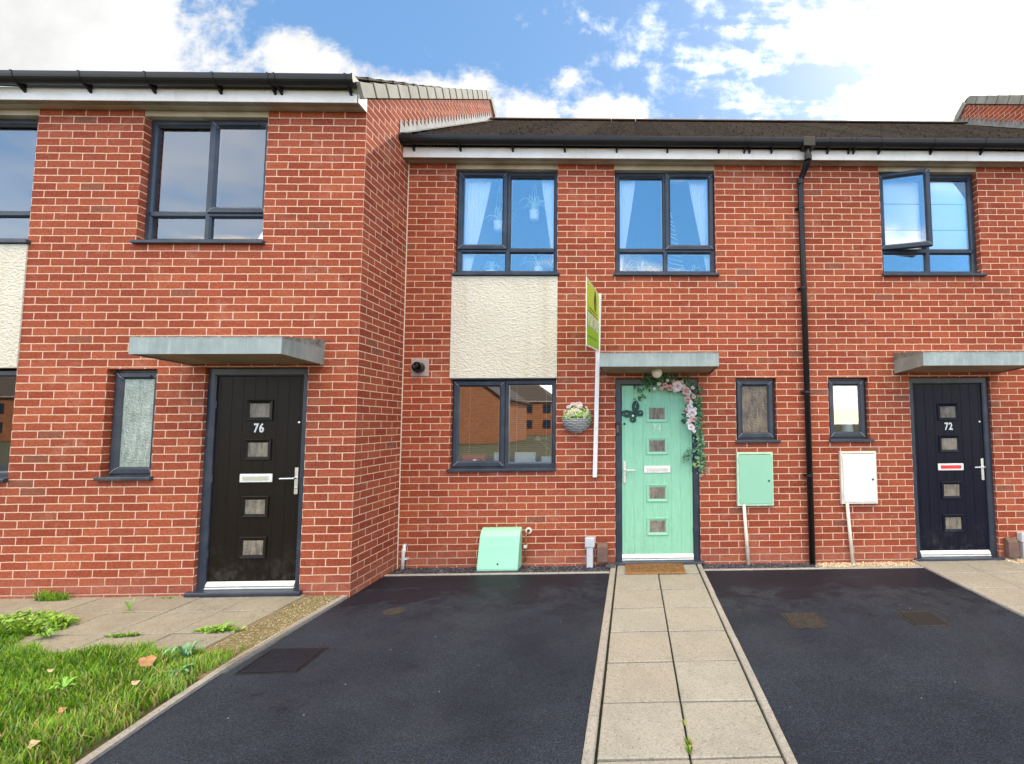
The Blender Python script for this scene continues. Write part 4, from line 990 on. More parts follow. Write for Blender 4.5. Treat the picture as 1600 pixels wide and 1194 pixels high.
for k in range(470):
    t = rnd.random(); q = along(path, t); w_ = 0.062 if t > 0.30 else 0.055
    if t > 0.60: w_ = 0.050
    p = (q.x + rnd.gauss(0, w_ * 0.55), -0.012 - abs(rnd.gauss(0, 0.022)), q.y + rnd.gauss(0, w_ * (0.75 if t < 0.45 else 0.6)) + (0.03 if t < 0.45 else 0))
    (P2 if (t > 0.62 and rnd.random() < 0.65) else P1).append((p, (rnd.gauss(0, 0.6), -1, rnd.gauss(0.2, 0.6))))
for k in range(46):  # loose sprigs on the door, left of the garland
    bx, bz = rnd.choice(((0.27, 2.00), (0.31, 1.93), (0.29, 1.86), (0.80, 1.70), (0.79, 1.62), (0.81, 1.20), (0.40, 2.0)))
    P1.append(((bx + rnd.gauss(0, 0.022), 0.035 - rnd.random() * 0.02, bz + rnd.gauss(0, 0.026)), (rnd.gauss(0, 0.5), -1, rnd.gauss(0, 0.5))))
for k in range(30): P2.append(((0.84 + rnd.gauss(0, 0.035), 0.0, 1.22 + rnd.gauss(0, 0.04)), (rnd.gauss(0, .5), -1, 0)))
leaf_mesh(P1, 0.050, rnd).build('dark_foliage', 'leafg', ga, recalc=False)
leaf_mesh(P2, 0.045, rnd).build('pale_foliage', 'leafb', ga, recalc=False)
P3 = [((0.93 + rnd.gauss(0, 0.03), -0.03, z + rnd.gauss(0, 0.02)), (rnd.gauss(0, 0.5), -1, 0.2)) for z in (1.40, 1.88, 1.10) for _ in range(10)]
leaf_mesh(P3, 0.035, rnd).build('lime_foliage', 'leafl', ga, recalc=False)
vine = MB(); vine.tube([(0.30, 0.02, 2.03)] + [(p[0], -0.006, p[1]) for p in path[1:]], 0.005, 6); vine.tube([(0.30, 0.03, 2.04), (0.28, 0.035, 1.96), (0.30, 0.035, 1.84)], 0.002, 5)
vine.build('vine', 'leafg', ga)
for (x, z, r_, m_) in ((0.685, 1.985, 0.056, 'rose_w'), (0.60, 1.965, 0.034, 'rose_p'), (0.545, 1.995, 0.030, 'rose_p'), (0.475, 2.01, 0.024, 'rose_w'), (0.505, 1.955, 0.022, 'rose_p'),
                       (0.42, 1.955, 0.018, 'rose_w'), (0.79, 1.925, 0.046, 'rose_p'), (0.815, 1.905, 0.030, 'rose_w'), (0.80, 1.83, 0.036, 'rose_p'), (0.84, 1.795, 0.022, 'rose_w'),
                       (0.825, 1.745, 0.034, 'rose_w'), (0.850, 1.675, 0.048, 'rose_w'), (0.815, 1.655, 0.030, 'rose_w'), (0.865, 1.605, 0.034, 'rose_p'), (0.82, 1.590, 0.022, 'rose_w'),
                       (0.838, 1.515, 0.040, 'rose_w'), (0.74, 2.03, 0.020, 'rose_p'), (0.64, 2.04, 0.022, 'rose_p'), (0.575, 2.05, 0.018, 'rose_w'), (0.73, 1.955, 0.026, 'rose_p'), (0.655, 1.93, 0.020, 'rose_w'), (0.86, 1.965, 0.022, 'rose_w'), (0.87, 1.86, 0.024, 'rose_p'), (0.79, 1.715, 0.020, 'rose_p'), (0.885, 1.72, 0.020, 'rose_w'), (0.80, 1.56, 0.018, 'rose_w'), (0.87, 1.47, 0.020, 'rose_w'), (0.76, 1.98, 0.022, 'rose_w')):
    x += 0.03; r_ *= 1.15
    rose_mesh((x, -0.055, z + 0.02), r_, rnd, Vector((rnd.gauss(0, 0.25), -1, rnd.gauss(0.1, 0.25)))).build('rose', m_, ga, smooth=True, recalc=False)

# hanging wall basket
hb = root('wall_basket', (-0.435, 0, 1.48), 'grey wicker half basket of cream and white flowers on the wall left of the post', 'planter')
bm_ = MB(); cx, zt_ = -0.437, 1.632; ns = 26
prof = [(0.001, -0.150), (0.055, -0.145), (0.100, -0.120), (0.135, -0.080), (0.158, -0.030), (0.163, 0.0)]
bm_.lathe(prof, (cx, -0.002, zt_), ns, math.pi, 2 * math.pi)
for i in range(9):  # woven bands
    t = i / 8; rr = 0.163 * math.sqrt(max(0.02, 1 - (0.93 * t) ** 2)); hz_ = -0.145 * t
    pts = [(cx + (rr + 0.004 * math.sin(9 * a + i * math.pi)) * math.cos(a), -0.002 + (rr + 0.004 * math.sin(9 * a + i * math.pi)) * math.sin(a), zt_ + hz_) for a in [math.pi + math.pi * k / 36 for k in range(37)]]
    bm_.tube(pts, 0.0075, 6)
bm_.build('basket', 'wicker', hb, smooth=True)
MB().lathe([(0.0, -0.01), (0.155, -0.01)], (cx, -0.002, zt_), 20, math.pi, 2 * math.pi).build('compost', 'soil', hb)
pp = []
for k in range(260):
    a = math.pi + math.pi * rnd.random(); q = rnd.random() ** 0.5 * 0.155; h_ = rnd.uniform(0.0, 0.165) * (1 - (q / 0.19) ** 2) + 0.005
    pp.append(((cx + q * math.cos(a), -0.01 + q * math.sin(a), zt_ + h_), (math.cos(a) * 0.5, math.sin(a) - 0.3, 0.6)))
leaf_mesh(pp, 0.036, rnd).build('foliage', 'leafl', hb, recalc=False)
leaf_mesh([((cx + 0.13 + rnd.gauss(0, .02), -0.08 + rnd.gauss(0, .02), zt_ + rnd.gauss(0.01, .03)), (0.5, -1, 0)) for k in range(30)] + pp[:50], 0.034, rnd).build('dark_foliage', 'leafg', hb, recalc=False)
for k in range(44):
    a = math.pi + math.pi * ((k * 0.618) % 1.0); el = (0.12, 0.45, 0.85, 1.25)[k % 4] + rnd.uniform(-0.12, 0.12)
    d_ = Vector((math.cos(a) * math.cos(el) * 0.150, math.sin(a) * math.cos(el) * 0.145, math.sin(el) * 0.165))
    m_ = ('rose_c', 'rose_c', 'rose_w', 'rose_w')[k % 4]
    if k % 11 == 5: m_ = 'rose_p'
    rose_mesh((cx + d_.x, -0.006 + d_.y, zt_ + 0.022 + d_.z), rnd.uniform(0.017, 0.027), rnd, Vector((d_.x * 5, d_.y * 5 - 0.4, d_.z * 4))).build('flower', m_, hb, smooth=True, recalc=False)

# ------------------------------------------------------------------ for sale board
sg = root('sale_sign', (-0.21, -0.03, 0.98), 'lime green FOR SALE board on a white post left of the mint door', 'sign')
post = MB(); A = Vector((-0.229, -0.030, 0.975)); B = Vector((-0.178, -0.030, 3.085))
dx = (B - A)
post.add([(A.x - .024, -.052, A.z), (A.x + .024, -.052, A.z), (A.x + .024, -.004, A.z), (A.x - .024, -.004, A.z), (B.x - .024, -.052, B.z), (B.x + .024, -.052, B.z), (B.x + .024, -.004, B.z), (B.x - .024, -.004, B.z)],
         [(0, 1, 2, 3), (4, 7, 6, 5), (0, 4, 5, 1), (1, 5, 6, 2), (2, 6, 7, 3), (3, 7, 4, 0)]).build('post', 'white', sg, bev=0.003)
for k in range(7):
    zz = 1.15 + k * 0.19 + 0.02 * (k % 2); xx = A.x + (B.x - A.x) * (zz - A.z) / (B.z - A.z)
    MB().lathe([(0, -0.0025), (0.0055, -0.002), (0.006, 0.0)], (xx, -0.0525, zz), 8, axis='y').build('screw', 'grey_pl', sg)
t = mat('lime_board'); gx = t.add('ShaderNodeSeparateXYZ', inp={0: t.co.outputs['Generated']}).outputs[2]
t.l.new(t.ramp(gx, [(0.0, (0.16, 0.46, 0.012)), (0.45, (0.24, 0.52, 0.02)), (0.62, (0.45, 0.60, 0.035)), (1.0, (0.50, 0.66, 0.06))]), t.bsdf.inputs['Base Color']); t.bsdf.inputs['Roughness'].default_value = 0.4
MAT['lime'] = t.m
# board frame: local axes: s runs from outer end (towards street) to post; t runs up
O0 = Vector((-0.235, -1.00, 2.318)); I0 = Vector((-0.185, -0.052, 2.405)); O1 = Vector((-0.235, -1.00, 2.985)); I1 = Vector((-0.178, -0.052, 3.070))
sx_ = (I0 - O0); L = sx_.length; sx_.normalize(); ty = (O1 - O0).normalized(); nrm = sx_.cross(ty).normalized()   # nrm points to +x
if nrm.x < 0: nrm = -nrm
def bp_(s, t_, d=0.0): return O0 + sx_ * s + ty * t_ + nrm * d
Hh = 0.667
def slab_(s0, s1, t0, t1, d0, d1, name, m):
    vs = [bp_(s, t_, d) for d in (d0, d1) for (s, t_) in ((s0, t0), (s1, t0), (s1, t1), (s0, t1))]
    return MB().add(vs, [(0, 3, 2, 1), (4, 5, 6, 7), (0, 1, 5, 4), (1, 2, 6, 5), (2, 3, 7, 6), (3, 0, 4, 7)]).build(name, m, sg)
slab_(0, L, 0, Hh, -0.004, 0.004, 'board', 'offwhite')
slab_(0.018, L - 0.018, 0.018, Hh - 0.018, 0.0042, 0.0055, 'board_face', 'lime')
slab_(0.018, L - 0.018, 0.018, Hh - 0.018, -0.0055, -0.0042, 'board_face', 'lime')
RM = Matrix((sx_, ty, nrm)).transposed()
text_obj('lettering', 'FOR SALE', 0.185, bp_(L / 2, 0.265, 0.007), RM, 'white', sg, 0.0008, 1.0, bold=0.004)
# leaf-like emblem
em = spl([(0, -0.11), (0.065, -0.06), (0.085, 0.0), (0.055, 0.07), (0.0, 0.12), (-0.055, 0.07), (-0.085, 0.0), (-0.065, -0.06)], 6)
em2 = [[(-0.022, -0.07), (0.022, -0.07), (0.022, 0.0), (-0.022, 0.0)]]
flat_shape('emblem', [em] + em2, 0.0008, bp_(L * 0.62, 0.515, 0.0075), RM, 'bfly', sg)
for (a, b, tt, hh) in ((0.16, 0.80, 0.385, 0.010), (0.10, 0.86, 0.35, 0.008), (0.12, 0.78, 0.10, 0.012)):
    slab_(a * L, b * L, tt, tt + hh, 0.0058, 0.0068, 'rule_line', 'bfly' if tt > 0.2 else 'leafg')

# ------------------------------------------------------------------ things inside the windows
def folds(mb, pts_top, pts_bot, y, amp, n=14):
    """a gathered curtain between a left/right edge at top and at bottom"""
    xa, xb, zt_ = pts_top; xc, xd, zb_ = pts_bot; rows = 8; N = n * 4
    vs = []; fs = []
    for i in range(rows + 1):
        t = i / rows
        for k in range(N + 1):
            s = k / N; e = t ** 1.1
            x = (xa + (xb - xa) * s) * (1 - e) + (xc + (xd - xc) * s) * e
            vs.append((x, y + amp * math.sin(s * n * 2 * math.pi) * (1 - 0.4 * t), zt_ + (zb_ - zt_) * t))
    for i in range(rows):
        for k in range(N): fs.append((i * (N + 1) + k, i * (N + 1) + k + 1, (i + 1) * (N + 1) + k + 1, (i + 1) * (N + 1) + k))
    mb.add(vs, fs)
def curtain(xa, xb, xc, xd, zt_, zb_, y, label, n=9):
    mb = MB(); folds(mb, (xa, xb, zt_), (xc, xd, zb_), y, 0.014, n)
    o = mb.build('curtain', 'curtain', None, smooth=True, recalc=False)
    return tag(o, label, 'curtain', 'white curtains upstairs')
curtain(-1.84, -1.50, -1.84, -1.76, 4.56, 3.32, 0.17, 'white tied curtain at the left edge of the window above the render panel')
curtain(-0.90, -0.69, -0.72, -0.64, 4.56, 3.32, 0.17, 'white tied curtain at the right edge of the window above the render panel')
curtain(0.02, 0.25, 0.0, 0.06, 4.56, 3.32, 0.17, 'white tied curtain at the left edge of the window above the mint door')
curtain(0.90, 1.18, 1.13, 1.20, 4.56, 3.32, 0.17, 'white tied curtain at the right edge of the window above the mint door')
def pot(x, y, z, r_, h_, label, hang=None, leaves=16, spread=0.16):
    o = root('hanging_planter' if hang else 'plant_pot', (x, y, z), label, 'plant pot')
    MB().lathe([(0, 0), (r_ * 0.75, 0), (r_ * 0.85, 0.01), (r_, h_), (r_ * 0.92, h_), (r_ * 0.9, h_ * 0.85), (0, h_ * 0.85)], (x, y, z), 20).build('pot', 'ceramic', o, smooth=True)
    lm = MB()
    for k in range(leaves):
        a = rnd.uniform(0, 2 * math.pi); e = rnd.uniform(0.5, 1.3) * spread; up_ = rnd.uniform(0.5, 1.4) * spread
        pts = [Vector((x, y, z + h_ * 0.85)), Vector((x + math.cos(a) * e * 0.35, y + math.sin(a) * e * 0.25, z + h_ + up_ * 0.75)), Vector((x + math.cos(a) * e * 0.8, y + math.sin(a) * e * 0.4, z + h_ + up_ * 0.8)), Vector((x + math.cos(a) * e * 1.25, y + math.sin(a) * e * 0.5, z + h_ + up_ * 0.3))]
        lm.tube(pts, [0.005, 0.006, 0.005, 0.001], 4)
    lm.build('leaves', 'paleleafg', o)
    if hang: 
        c = MB()
        for s in (-1, 0, 1): c.tube([(x + s * r_ * 0.9, y, z + h_), (x, y, hang)], 0.002, 4)
        c.build('cord', 'white', o)
    return o
pot(-1.42, 0.22, 3.93, 0.07, 0.12, 'white hanging pot near the mullion of the window above the render panel', 4.6)
pot(-0.995, 0.22, 4.07, 0.062, 0.12, 'white hanging pot in the right pane above the render panel', 4.6)
pot(-0.93, 0.19, 3.34, 0.055, 0.13, 'white pot on the sill at the right, above the render panel', None, 12)
pot(-1.50, 0.22, 3.34, 0.08, 0.09, 'white bowl of leaves on the sill at the left, above the render panel', None, 14, 0.12)
pot(0.31, 0.22, 3.34, 0.075, 0.06, 'white bowl on the sill at the left, above the mint door', None, 12, 0.16)
pot(0.76, 0.22, 3.34, 0.05, 0.06, 'small white bowl on the sill right of the mullion above the mint door', None, 6, 0.08)
pot(0.93, 0.22, 3.34, 0.065, 0.06, 'white bowl on the sill at the right end above the mint door', None, 5, 0.1)
fg = MB()
for k in range(14):
    z = 4.25 - k * 0.055; fg.tube([(0.62 + 0.02 * math.sin(k * 1.7), 0.24, z), (0.66 + 0.03 * math.sin(k * 2.3), 0.23, z - 0.05), (0.69 + 0.012 * k, 0.24, z - 0.08)], 0.006, 5)
tag(fg.build('trailing_plant', 'blind'), 'pale trailing plant hanging behind the mullion above the mint door', 'plant')

# upstairs blind at number 72 and at 76
def blind(x0, x1, z0, z1, y, label, lines=()):
    o = root('roman_blind', ((x0 + x1) / 2, y, z0), label, 'blind')
    zs = sorted([z0, *lines, z1])
    for a, b in zip(zs[:-1], zs[1:]): MB().box(x0, x1, y, y + 0.004, a + 0.007, b - 0.003).build('blind_panel', 'blind', o)
    MB().box(x0, x1, y + 0.006, y + 0.012, z0, z1).build('lining', 'room', o)
    return o
blind(3.24, 4.33, 3.60, 4.60, 0.145, 'white folded blind behind the open casement of number 72', (3.93, 4.26))
MAT['net'] = simple('pale_net', (0.80, 0.82, 0.86), 0.9, var=0.03)
ntc = MB(); folds(ntc, (-4.22, -3.40, 4.60), (-4.22, -3.40, 3.38), YL + 0.175, 0.010, 12)
tag(ntc.build('net_curtain', 'net', None, smooth=True, recalc=False), 'pale net curtain filling the upstairs window of number 76', 'curtain')
blind(-4.57, -4.24, 3.40, 4.60, YL + 0.155, 'white drop blind behind the left pane upstairs at number 76')
tag(MB().box(-6.6, -5.66, YL + .22, YL + .23, 3.40, 3.66).build('window_blind', 'blind'), 'white low screen in the upstairs window at the left picture edge', 'blind')
tag(MB().box(2.50, 2.94, 0.122, 0.127, 1.74, 2.09).build('roller_blind', 'blind'), 'white roller blind half way down the small window beside the navy door', 'blind')
t_ = MB().lathe([(0, 0), (0.075, 0), (0.072, 0.02), (0.055, 0.16), (0.048, 0.17), (0.0, 0.17)], (2.78, 0.19, 1.42), 20)
tag(t_.build('lamp_shade', 'white', None, smooth=True), 'white tapered shade on the sill of the small window beside the navy door', 'lamp')
tag(MB().box(1.48, 1.60, 0.20, 0.30, 1.42, 1.58).build('storage_box', 'rose_c', None, bev=0.01), 'cream box blurred behind the obscure window right of the mint door', 'box')
# venetian blinds in the big ground floor window
for (x0, x1, tx) in ((-1.80, -1.30, 'left'), (-1.25, -0.74, 'right')):
    o = root('venetian_blind', ((x0 + x1) / 2, 0.2, 1.1), 'wooden slatted venetian blind in the %s half of the ground floor window' % tx, 'blind')
    mb = MB(); k = 0
    z = 1.16
    while z < 2.04:
        mb.add([(x0, 0.190, z), (x1, 0.190, z), (x1, 0.214, z + 0.004), (x0, 0.214, z + 0.004)], [(0, 1, 2, 3)]); z += 0.025
    mb.build('slats', 'wood', o, recalc=False)
    c = MB()
    for xx in (x0 + 0.08, x1 - 0.08): c.tube([(xx, 0.186, 1.14), (xx, 0.186, 2.05)], 0.002, 4)
    c.build('cords', 'white', o)
si = [('storage_box', -1.18, -0.94, 0.155, 0.18, 1.105, 1.25, 'ceramic', 'cream patterned box on the ground floor sill right of the mullion', 'box'),
      ('storage_box', -0.87, -0.72, 0.155, 0.18, 1.105, 1.20, 'ceramic', 'small white trough on the ground floor sill at its right end', 'box'),
      ('storage_box', -1.42, -1.33, 0.155, 0.18, 1.105, 1.25, 'ceramic', 'white box on the ground floor sill left of the mullion', 'box'),
      ('red_caddy', -1.79, -1.52, 0.150, 0.18, 1.105, 1.23, 'red', 'red plastic tray at the left end of the ground floor sill', 'tray')]
for (nm, x0, x1, y0, y1, z0, z1, m_, lb, ct) in si:
    b = MB().ring(x0, x1, z0, z1, [(0, y0 + 0.03), (0, y0), (0.006, y0 - 0.002), (0.014, y0 + 0.002)]); b.box(x0 + 0.002, x1 - 0.002, y0 + 0.002, y1 + 0.05, z0, z1 - 0.004)
    tag(b.build(nm, m_, None), lb, ct)
tag(MB().lathe([(0, 0), (0.04, 0), (0.055, 0.08), (0.05, 0.082), (0, 0.075)], (-1.62, 0.13, 1.10), 18).build('bowl', 'rose_p', None, smooth=True), 'pale pink bowl in front of the red tray', 'bowl')
lamp = root('desk_lamp', (-0.84, 0.26, 1.1), 'white angled desk lamp behind the right end of the ground floor sill', 'lamp')
MB().tube([(-0.80, 0.26, 1.10), (-0.78, 0.26, 1.26), (-0.92, 0.26, 1.40)], 0.006, 6).build('arm', 'white', lamp)
MB().lathe([(0.015, 0.03), (0.045, -0.03)], (-0.93, 0.26, 1.41), 14).build('lamp_shade', 'white', lamp)

# ------------------------------------------------------------------ ground
struct(MB().box(-300, 300, -300, 300, -0.40, -0.060).build('ground', 'soil', None, origin=(0, 0, 0)))
struct(MB().box(-300, 300, -17.0, -9.0, -0.058, -0.045).build('road', 'asphalt', None, origin=(0, 0, 0)))
struct(MB().box(-2.43, -0.052, -9.0, -0.285, -0.055, -0.010).build('driveway', 'asphalt', None, origin=(0, 0, 0)))
struct(MB().box(0.962, 3.40, -9.0, -0.235, -0.055, -0.012).build('driveway', 'asphalt', None, origin=(0, 0, 0)))
# central path slabs
def slabs(xs, ys, z, m, name, gap=0.006, base='bed', seed=1, tilt=0.0015, gy_=None):
    gy_ = gy_ or gap * 1.8
    rr = random.Random(seed); mb = MB()
    for i in range(len(xs) - 1):
        for j in range(len(ys) - 1):
            a, b, c, d = xs[i] + gap / 2, xs[i + 1] - gap / 2, ys[j + 1] + gy_ / 2 + rr.uniform(-.002, .002), ys[j] - gy_ / 2 + rr.uniform(-.002, .002)
            dz_ = [z + rr.uniform(-tilt, tilt) for _ in range(4)]; ch = 0.005
            vs = [(a, c, -0.05), (b, c, -0.05), (b, d, -0.05), (a, d, -0.05), (a, c, dz_[0] - ch), (b, c, dz_[1] - ch), (b, d, dz_[2] - ch), (a, d, dz_[3] - ch),
                  (a + ch, c + ch, dz_[0]), (b - ch, c + ch, dz_[1]), (b - ch, d - ch, dz_[2]), (a + ch, d - ch, dz_[3])]
            fs = [(8, 9, 10, 11)]
            for k in range(4): fs += [(k, (k + 1) % 4, 4 + (k + 1) % 4, 4 + k), (4 + k, 4 + (k + 1) % 4, 8 + (k + 1) % 4, 8 + k)]
            mb.add(vs, fs)
    return struct(mb.build(name, m, None, origin=(0, 0, 0)))
ys = [-0.002, -0.345] + [-0.345 - 0.4555 * k for k in range(1, 19)]
slabs([0.020, 0.4655, 0.905], ys, 0.0, 'slab', 'path', 0.011, tilt=0.003)
struct(MB().box(-0.03, 0.96, -8.6, 0.0, -0.054, -0.022).build('path_bed', 'joint', None, origin=(0, 0, 0)))
kb = MB(); rr = random.Random(5)
def kerb_run(x0, x1, y0, y1, z, L=0.915, axis='y'):
    a = y0 if axis == 'y' else x0; e = y1 if axis == 'y' else x1
    sgn = -1 if e < a else 1
    while (e - a) * sgn > 0.01:
        b = a + sgn * min(L, abs(e - a)); j = rr.uniform(-0.002, 0.002); lo_, hi_ = min(a, b) + 0.002, max(a, b) - 0.002; ch = 0.007
        if axis == 'y': kb.prism([(x0 + j, -0.05), (x1 + j, -0.05), (x1 + j, z - ch), (x1 + j - ch, z), (x0 + j + ch, z), (x0 + j, z - ch)], 'y', lo_, hi_)
        else: kb.prism([(y0, -0.05), (y1, -0.05), (y1, z - ch), (y1 - ch, z), (y0 + ch, z), (y0, z - ch)], 'x', lo_, hi_)
        a = b
kerb_run(-0.050, 0.008, 0, -8.6, 0.004); kerb_run(0.914, 0.962, -0.01, -8.6, 0.006)
kerb_run(-2.425, -0.052, -0.283, -0.245, 0.002, axis='x'); kerb_run(0.965, 3.38, -0.235, -0.197, -0.001, axis='x')
kerb_run(3.375, 3.42, -0.02, -8.6, 0.010)
kb_o = struct(kb.build('kerb_edging', 'kerb', None, origin=(0, 0, 0)))
# left boundary edging follows the gable, slightly out of line
kl = MB(); pts = [(-2.445, 0.0), (-2.44, -0.36), (-2.45, -0.9), (-2.462, -1.5), (-2.470, -2.08), (-2.43, -2.55), (-2.375, -3.03), (-2.33, -3.9), (-2.30, -6), (-2.30, -9)]
for (a, b) in zip(pts[:-1], pts[1:]):
    w_ = 0.042; z0_ = 0.012
    kl.add([(a[0] - w_, a[1], -0.05), (a[0], a[1], -0.05), (b[0], b[1], -0.05), (b[0] - w_, b[1], -0.05), (a[0] - w_, a[1], z0_), (a[0], a[1], z0_ - .004), (b[0], b[1], z0_ - .004), (b[0] - w_, b[1], z0_)],
           [(4, 5, 6, 7), (1, 2, 6, 5), (0, 4, 7, 3), (0, 1, 5, 4), (2, 3, 7, 6)])
struct(kl.build('boundary_edging', 'kerb', None, origin=(0, 0, 0)))
struct(MB().box(-2.47, -2.30, -9.0, -2.2, -0.053, -0.012).build('driveway_edge', 'asphalt', None, origin=(0, 0, 0)))
# flags in front of number 76
slabs([-8.75 + 0.4555 * k for k in range(14)], [-0.80, -1.245, -1.665, -1.93], 0.020, 'slab_old', 'front_path', 0.008, seed=4, tilt=0.003)
struct(MB().box(-9.0, -2.80, -1.97, -0.7, -0.054, -0.003).build('front_path_bed', 'moss', None, origin=(0, 0, 0)))
struct(MB().box(-2.84, -2.475, -2.3, -0.7, -0.052, 0.010).build('verge_strip', 'moss', None, origin=(0, 0, 0)))
struct(MB().prism([(-14, -1.98)] + [(a - 0.02, b) for a, b in [(-2.470, -1.98)] + pts[4:]] + [(-14, -9)], 'z', -0.056, -0.002).build('lawn_soil', 'soil', None, origin=(0, 0, 0)))
# path to number 72
slabs([3.42, 3.875, 4.33, 4.785, 5.24], [-0.002, -0.46, -0.915, -1.37, -1.825, -2.28, -2.74, -3.2, -3.65], 0.004, 'slab', 'side_path', 0.006, seed=8)
struct(MB().box(3.40, 5.26, -3.66, 0.0, -0.053, -0.020).build('side_path_bed', 'bed', None, origin=(0, 0, 0)))
struct(MB().box(5.26, 9.5, -9, 0, -0.055, -0.014).build('driveway', 'asphalt', None, origin=(0, 0, 0)))
# chippings beds
struct(MB().box(-2.43, -0.05, -0.285, 0, -0.053, -0.022).build('gravel_bed', 'bed', None, origin=(0, 0, 0)))
struct(MB().box(0.96, 3.38, -0.235, 0, -0.053, -0.022).build('gravel_bed', 'bed', None, origin=(0, 0, 0)))
def tinted(name, V, F, T, m, label=None, kind='stuff', smooth=False):
    me = bpy.data.meshes.new(name); me.from_pydata(V, [], F)
    at = me.color_attributes.new('tint', 'FLOAT_COLOR', 'POINT'); at.data.foreach_set('color', np.array(T, dtype=np.float32).ravel())
    me.materials.append(MAT[m])
    if smooth: me.polygons.foreach_set('use_smooth', [True] * len(me.polygons))
    o = bpy.data.objects.new(name, me); COL.objects.link(o)
    if kind: o['kind'] = kind
    if label: o['label'] = label
    return o
def chips(name, regions, n, size, cols, label, seed):
    rr = random.Random(seed); V = []; F = []; T = []
    for _ in range(n):
        x0, x1, y0, y1, z0 = rr.choice(regions) if len(regions) > 1 else regions[0]
        x, y = rr.uniform(x0, x1), rr.uniform(y0, y1); s = size * rr.uniform(0.5, 1.25); c = rr.choice(cols); k = rr.uniform(0.7, 1.3); b = len(V)
        e = Euler((rr.uniform(-.6, .6), rr.uniform(-.6, .6), rr.uniform(0, 6.3))).to_matrix()
        for (a, g, h_) in ((-1, -.6, -.5), (1, -.7, -.5), (.9, .6, -.4), (-.8, .7, -.5), (-.7, -.4, .5), (.7, -.5, .4), (.6, .5, .55), (-.6, .5, .4)):
            p = e @ Vector((a * s * .5 * rr.uniform(.8, 1.2), g * s * .45, h_ * s * .35)); V.append((x + p.x, y + p.y, z0 + rr.uniform(0, 0.003) + p.z + s * 0.15)); T.append((c[0] * k, c[1] * k, c[2] * k, 1))
        F += [tuple(b + q for q in f) for f in ((0, 3, 2, 1), (4, 5, 6, 7), (0, 1, 5, 4), (1, 2, 6, 5), (2, 3, 7, 6), (3, 0, 4, 7))]
    return tinted(name, V, F, T, 'stones', label)
chips('slate_chippings', [(-2.40, -0.06, -0.24, -0.005, -0.020)] * 3 + [(0.98, 2.28, -0.195, -0.005, -0.020)] * 2, 5200, 0.026, [(0.035, 0.035, 0.048), (0.06, 0.06, 0.08), (0.10, 0.10, 0.12), (0.05, 0.045, 0.06), (0.025, 0.025, 0.03)], 'dark slate chippings along the foot of the wall', 2)
chips('pale_gravel', [(2.22, 3.38, -0.195, -0.005, -0.020)] * 5 + [(4.43, 4.9, -0.2, -0.01, 0.004)], 2600, 0.026, [(0.55, 0.45, 0.30), (0.42, 0.33, 0.22), (0.62, 0.56, 0.44), (0.32, 0.25, 0.17), (0.50, 0.36, 0.22)], 'pale gravel beside the path of number 72', 3)
chips('grit', [(-2.80, -2.50, -1.9, -0.9, 0.010)], 1500, 0.011, [(0.30, 0.25, 0.14), (0.40, 0.34, 0.20), (0.20, 0.17, 0.08)], 'fine grit and moss strip beside the driveway', 4)

# door mat
dm_ = MB(); rr = random.Random(9)
mat_o = root('door_mat', (0.43, -0.18, 0.0), 'brown coir door mat in front of the mint door', 'door mat')
MB().box(0.115, 0.752, -0.375, -0.058, 0.002, 0.020).build('mat_base', 'coir', mat_o, bev=0.004)
for k in range(5200):
    x, y = rr.uniform(0.118, 0.749), rr.uniform(-0.372, -0.060); a = rr.uniform(0, 6.3); l_ = rr.uniform(0.006, 0.012); dx_, dy_ = math.cos(a) * 0.0022, math.sin(a) * 0.0022
    tx_, ty_ = rr.gauss(0, 0.003), rr.gauss(0, 0.003)
    dm_.add([(x - dx_, y - dy_, 0.019), (x + dx_, y + dy_, 0.019), (x + tx_, y + ty_, 0.019 + l_)], [(0, 1, 2)])
dm_.build('coir_pile', 'coir', mat_o, recalc=False)

# covers in the tarmac
def cover(x0, x1, y0, y1, ang, label, mm='iron', inset=True, zt_=-0.006):
    cx_, cy_ = (x0 + x1) / 2, (y0 + y1) / 2
    o = root('drain_cover', (cx_, cy_, -0.012), label, 'drain cover')
    parts = []
    f = MB()
    for (a, b, c, d) in ((x0, x1, y0, y0 + 0.014), (x0, x1, y1 - 0.014, y1), (x0, x0 + 0.014, y0 + 0.0145, y1 - 0.0145), (x1 - 0.014, x1, y0 + 0.0145, y1 - 0.0145)): f.box(a, b, c, d, -0.02, zt_)
    parts.append(f.build('frame', 'iron' if mm != 'asphalt' else 'black', o, bev=0.002))
    p = MB().box(x0 + 0.018, x1 - 0.018, y0 + 0.018, y1 - 0.018, -0.02, zt_ + 0.001)
    if mm == 'iron':
        nx_ = 9; ny_ = 9; wx = (x1 - x0 - 0.05) / nx_; wy = (y1 - y0 - 0.05) / ny_
        for i in range(nx_):
            for j in range(ny_):
                if (i + j) % 2: p.box(x0 + .025 + i * wx + .003, x0 + .025 + (i + 1) * wx - .003, y0 + .025 + j * wy + .003, y0 + .025 + (j + 1) * wy - .003, zt_, zt_ + 0.004)
    parts.append(p.build('lid', mm, o, bev=0.001))
    o.rotation_euler.z = R(ang)
    return o
cover(-2.37, -1.98, -2.22, -1.88, 2, 'tarmac filled inspection cover near the grass edge', 'asphalt')
cover(1.43, 1.73, -1.675, -1.395, 0, 'rusty square drain cover on the right driveway')
cover(2.40, 2.69, -1.68, -1.40, 0, 'dark recessed drain cover nearest the navy door path', 'matt_black')
tag(MB().lathe([(0, 0.0018), (0.06, 0.0018), (0.085, 0.0)], (-1.85, -1.22, -0.0098), 20).build('stop_tap_cover', 'iron'), 'small dark round tap cover near the brick corner', 'drain cover')

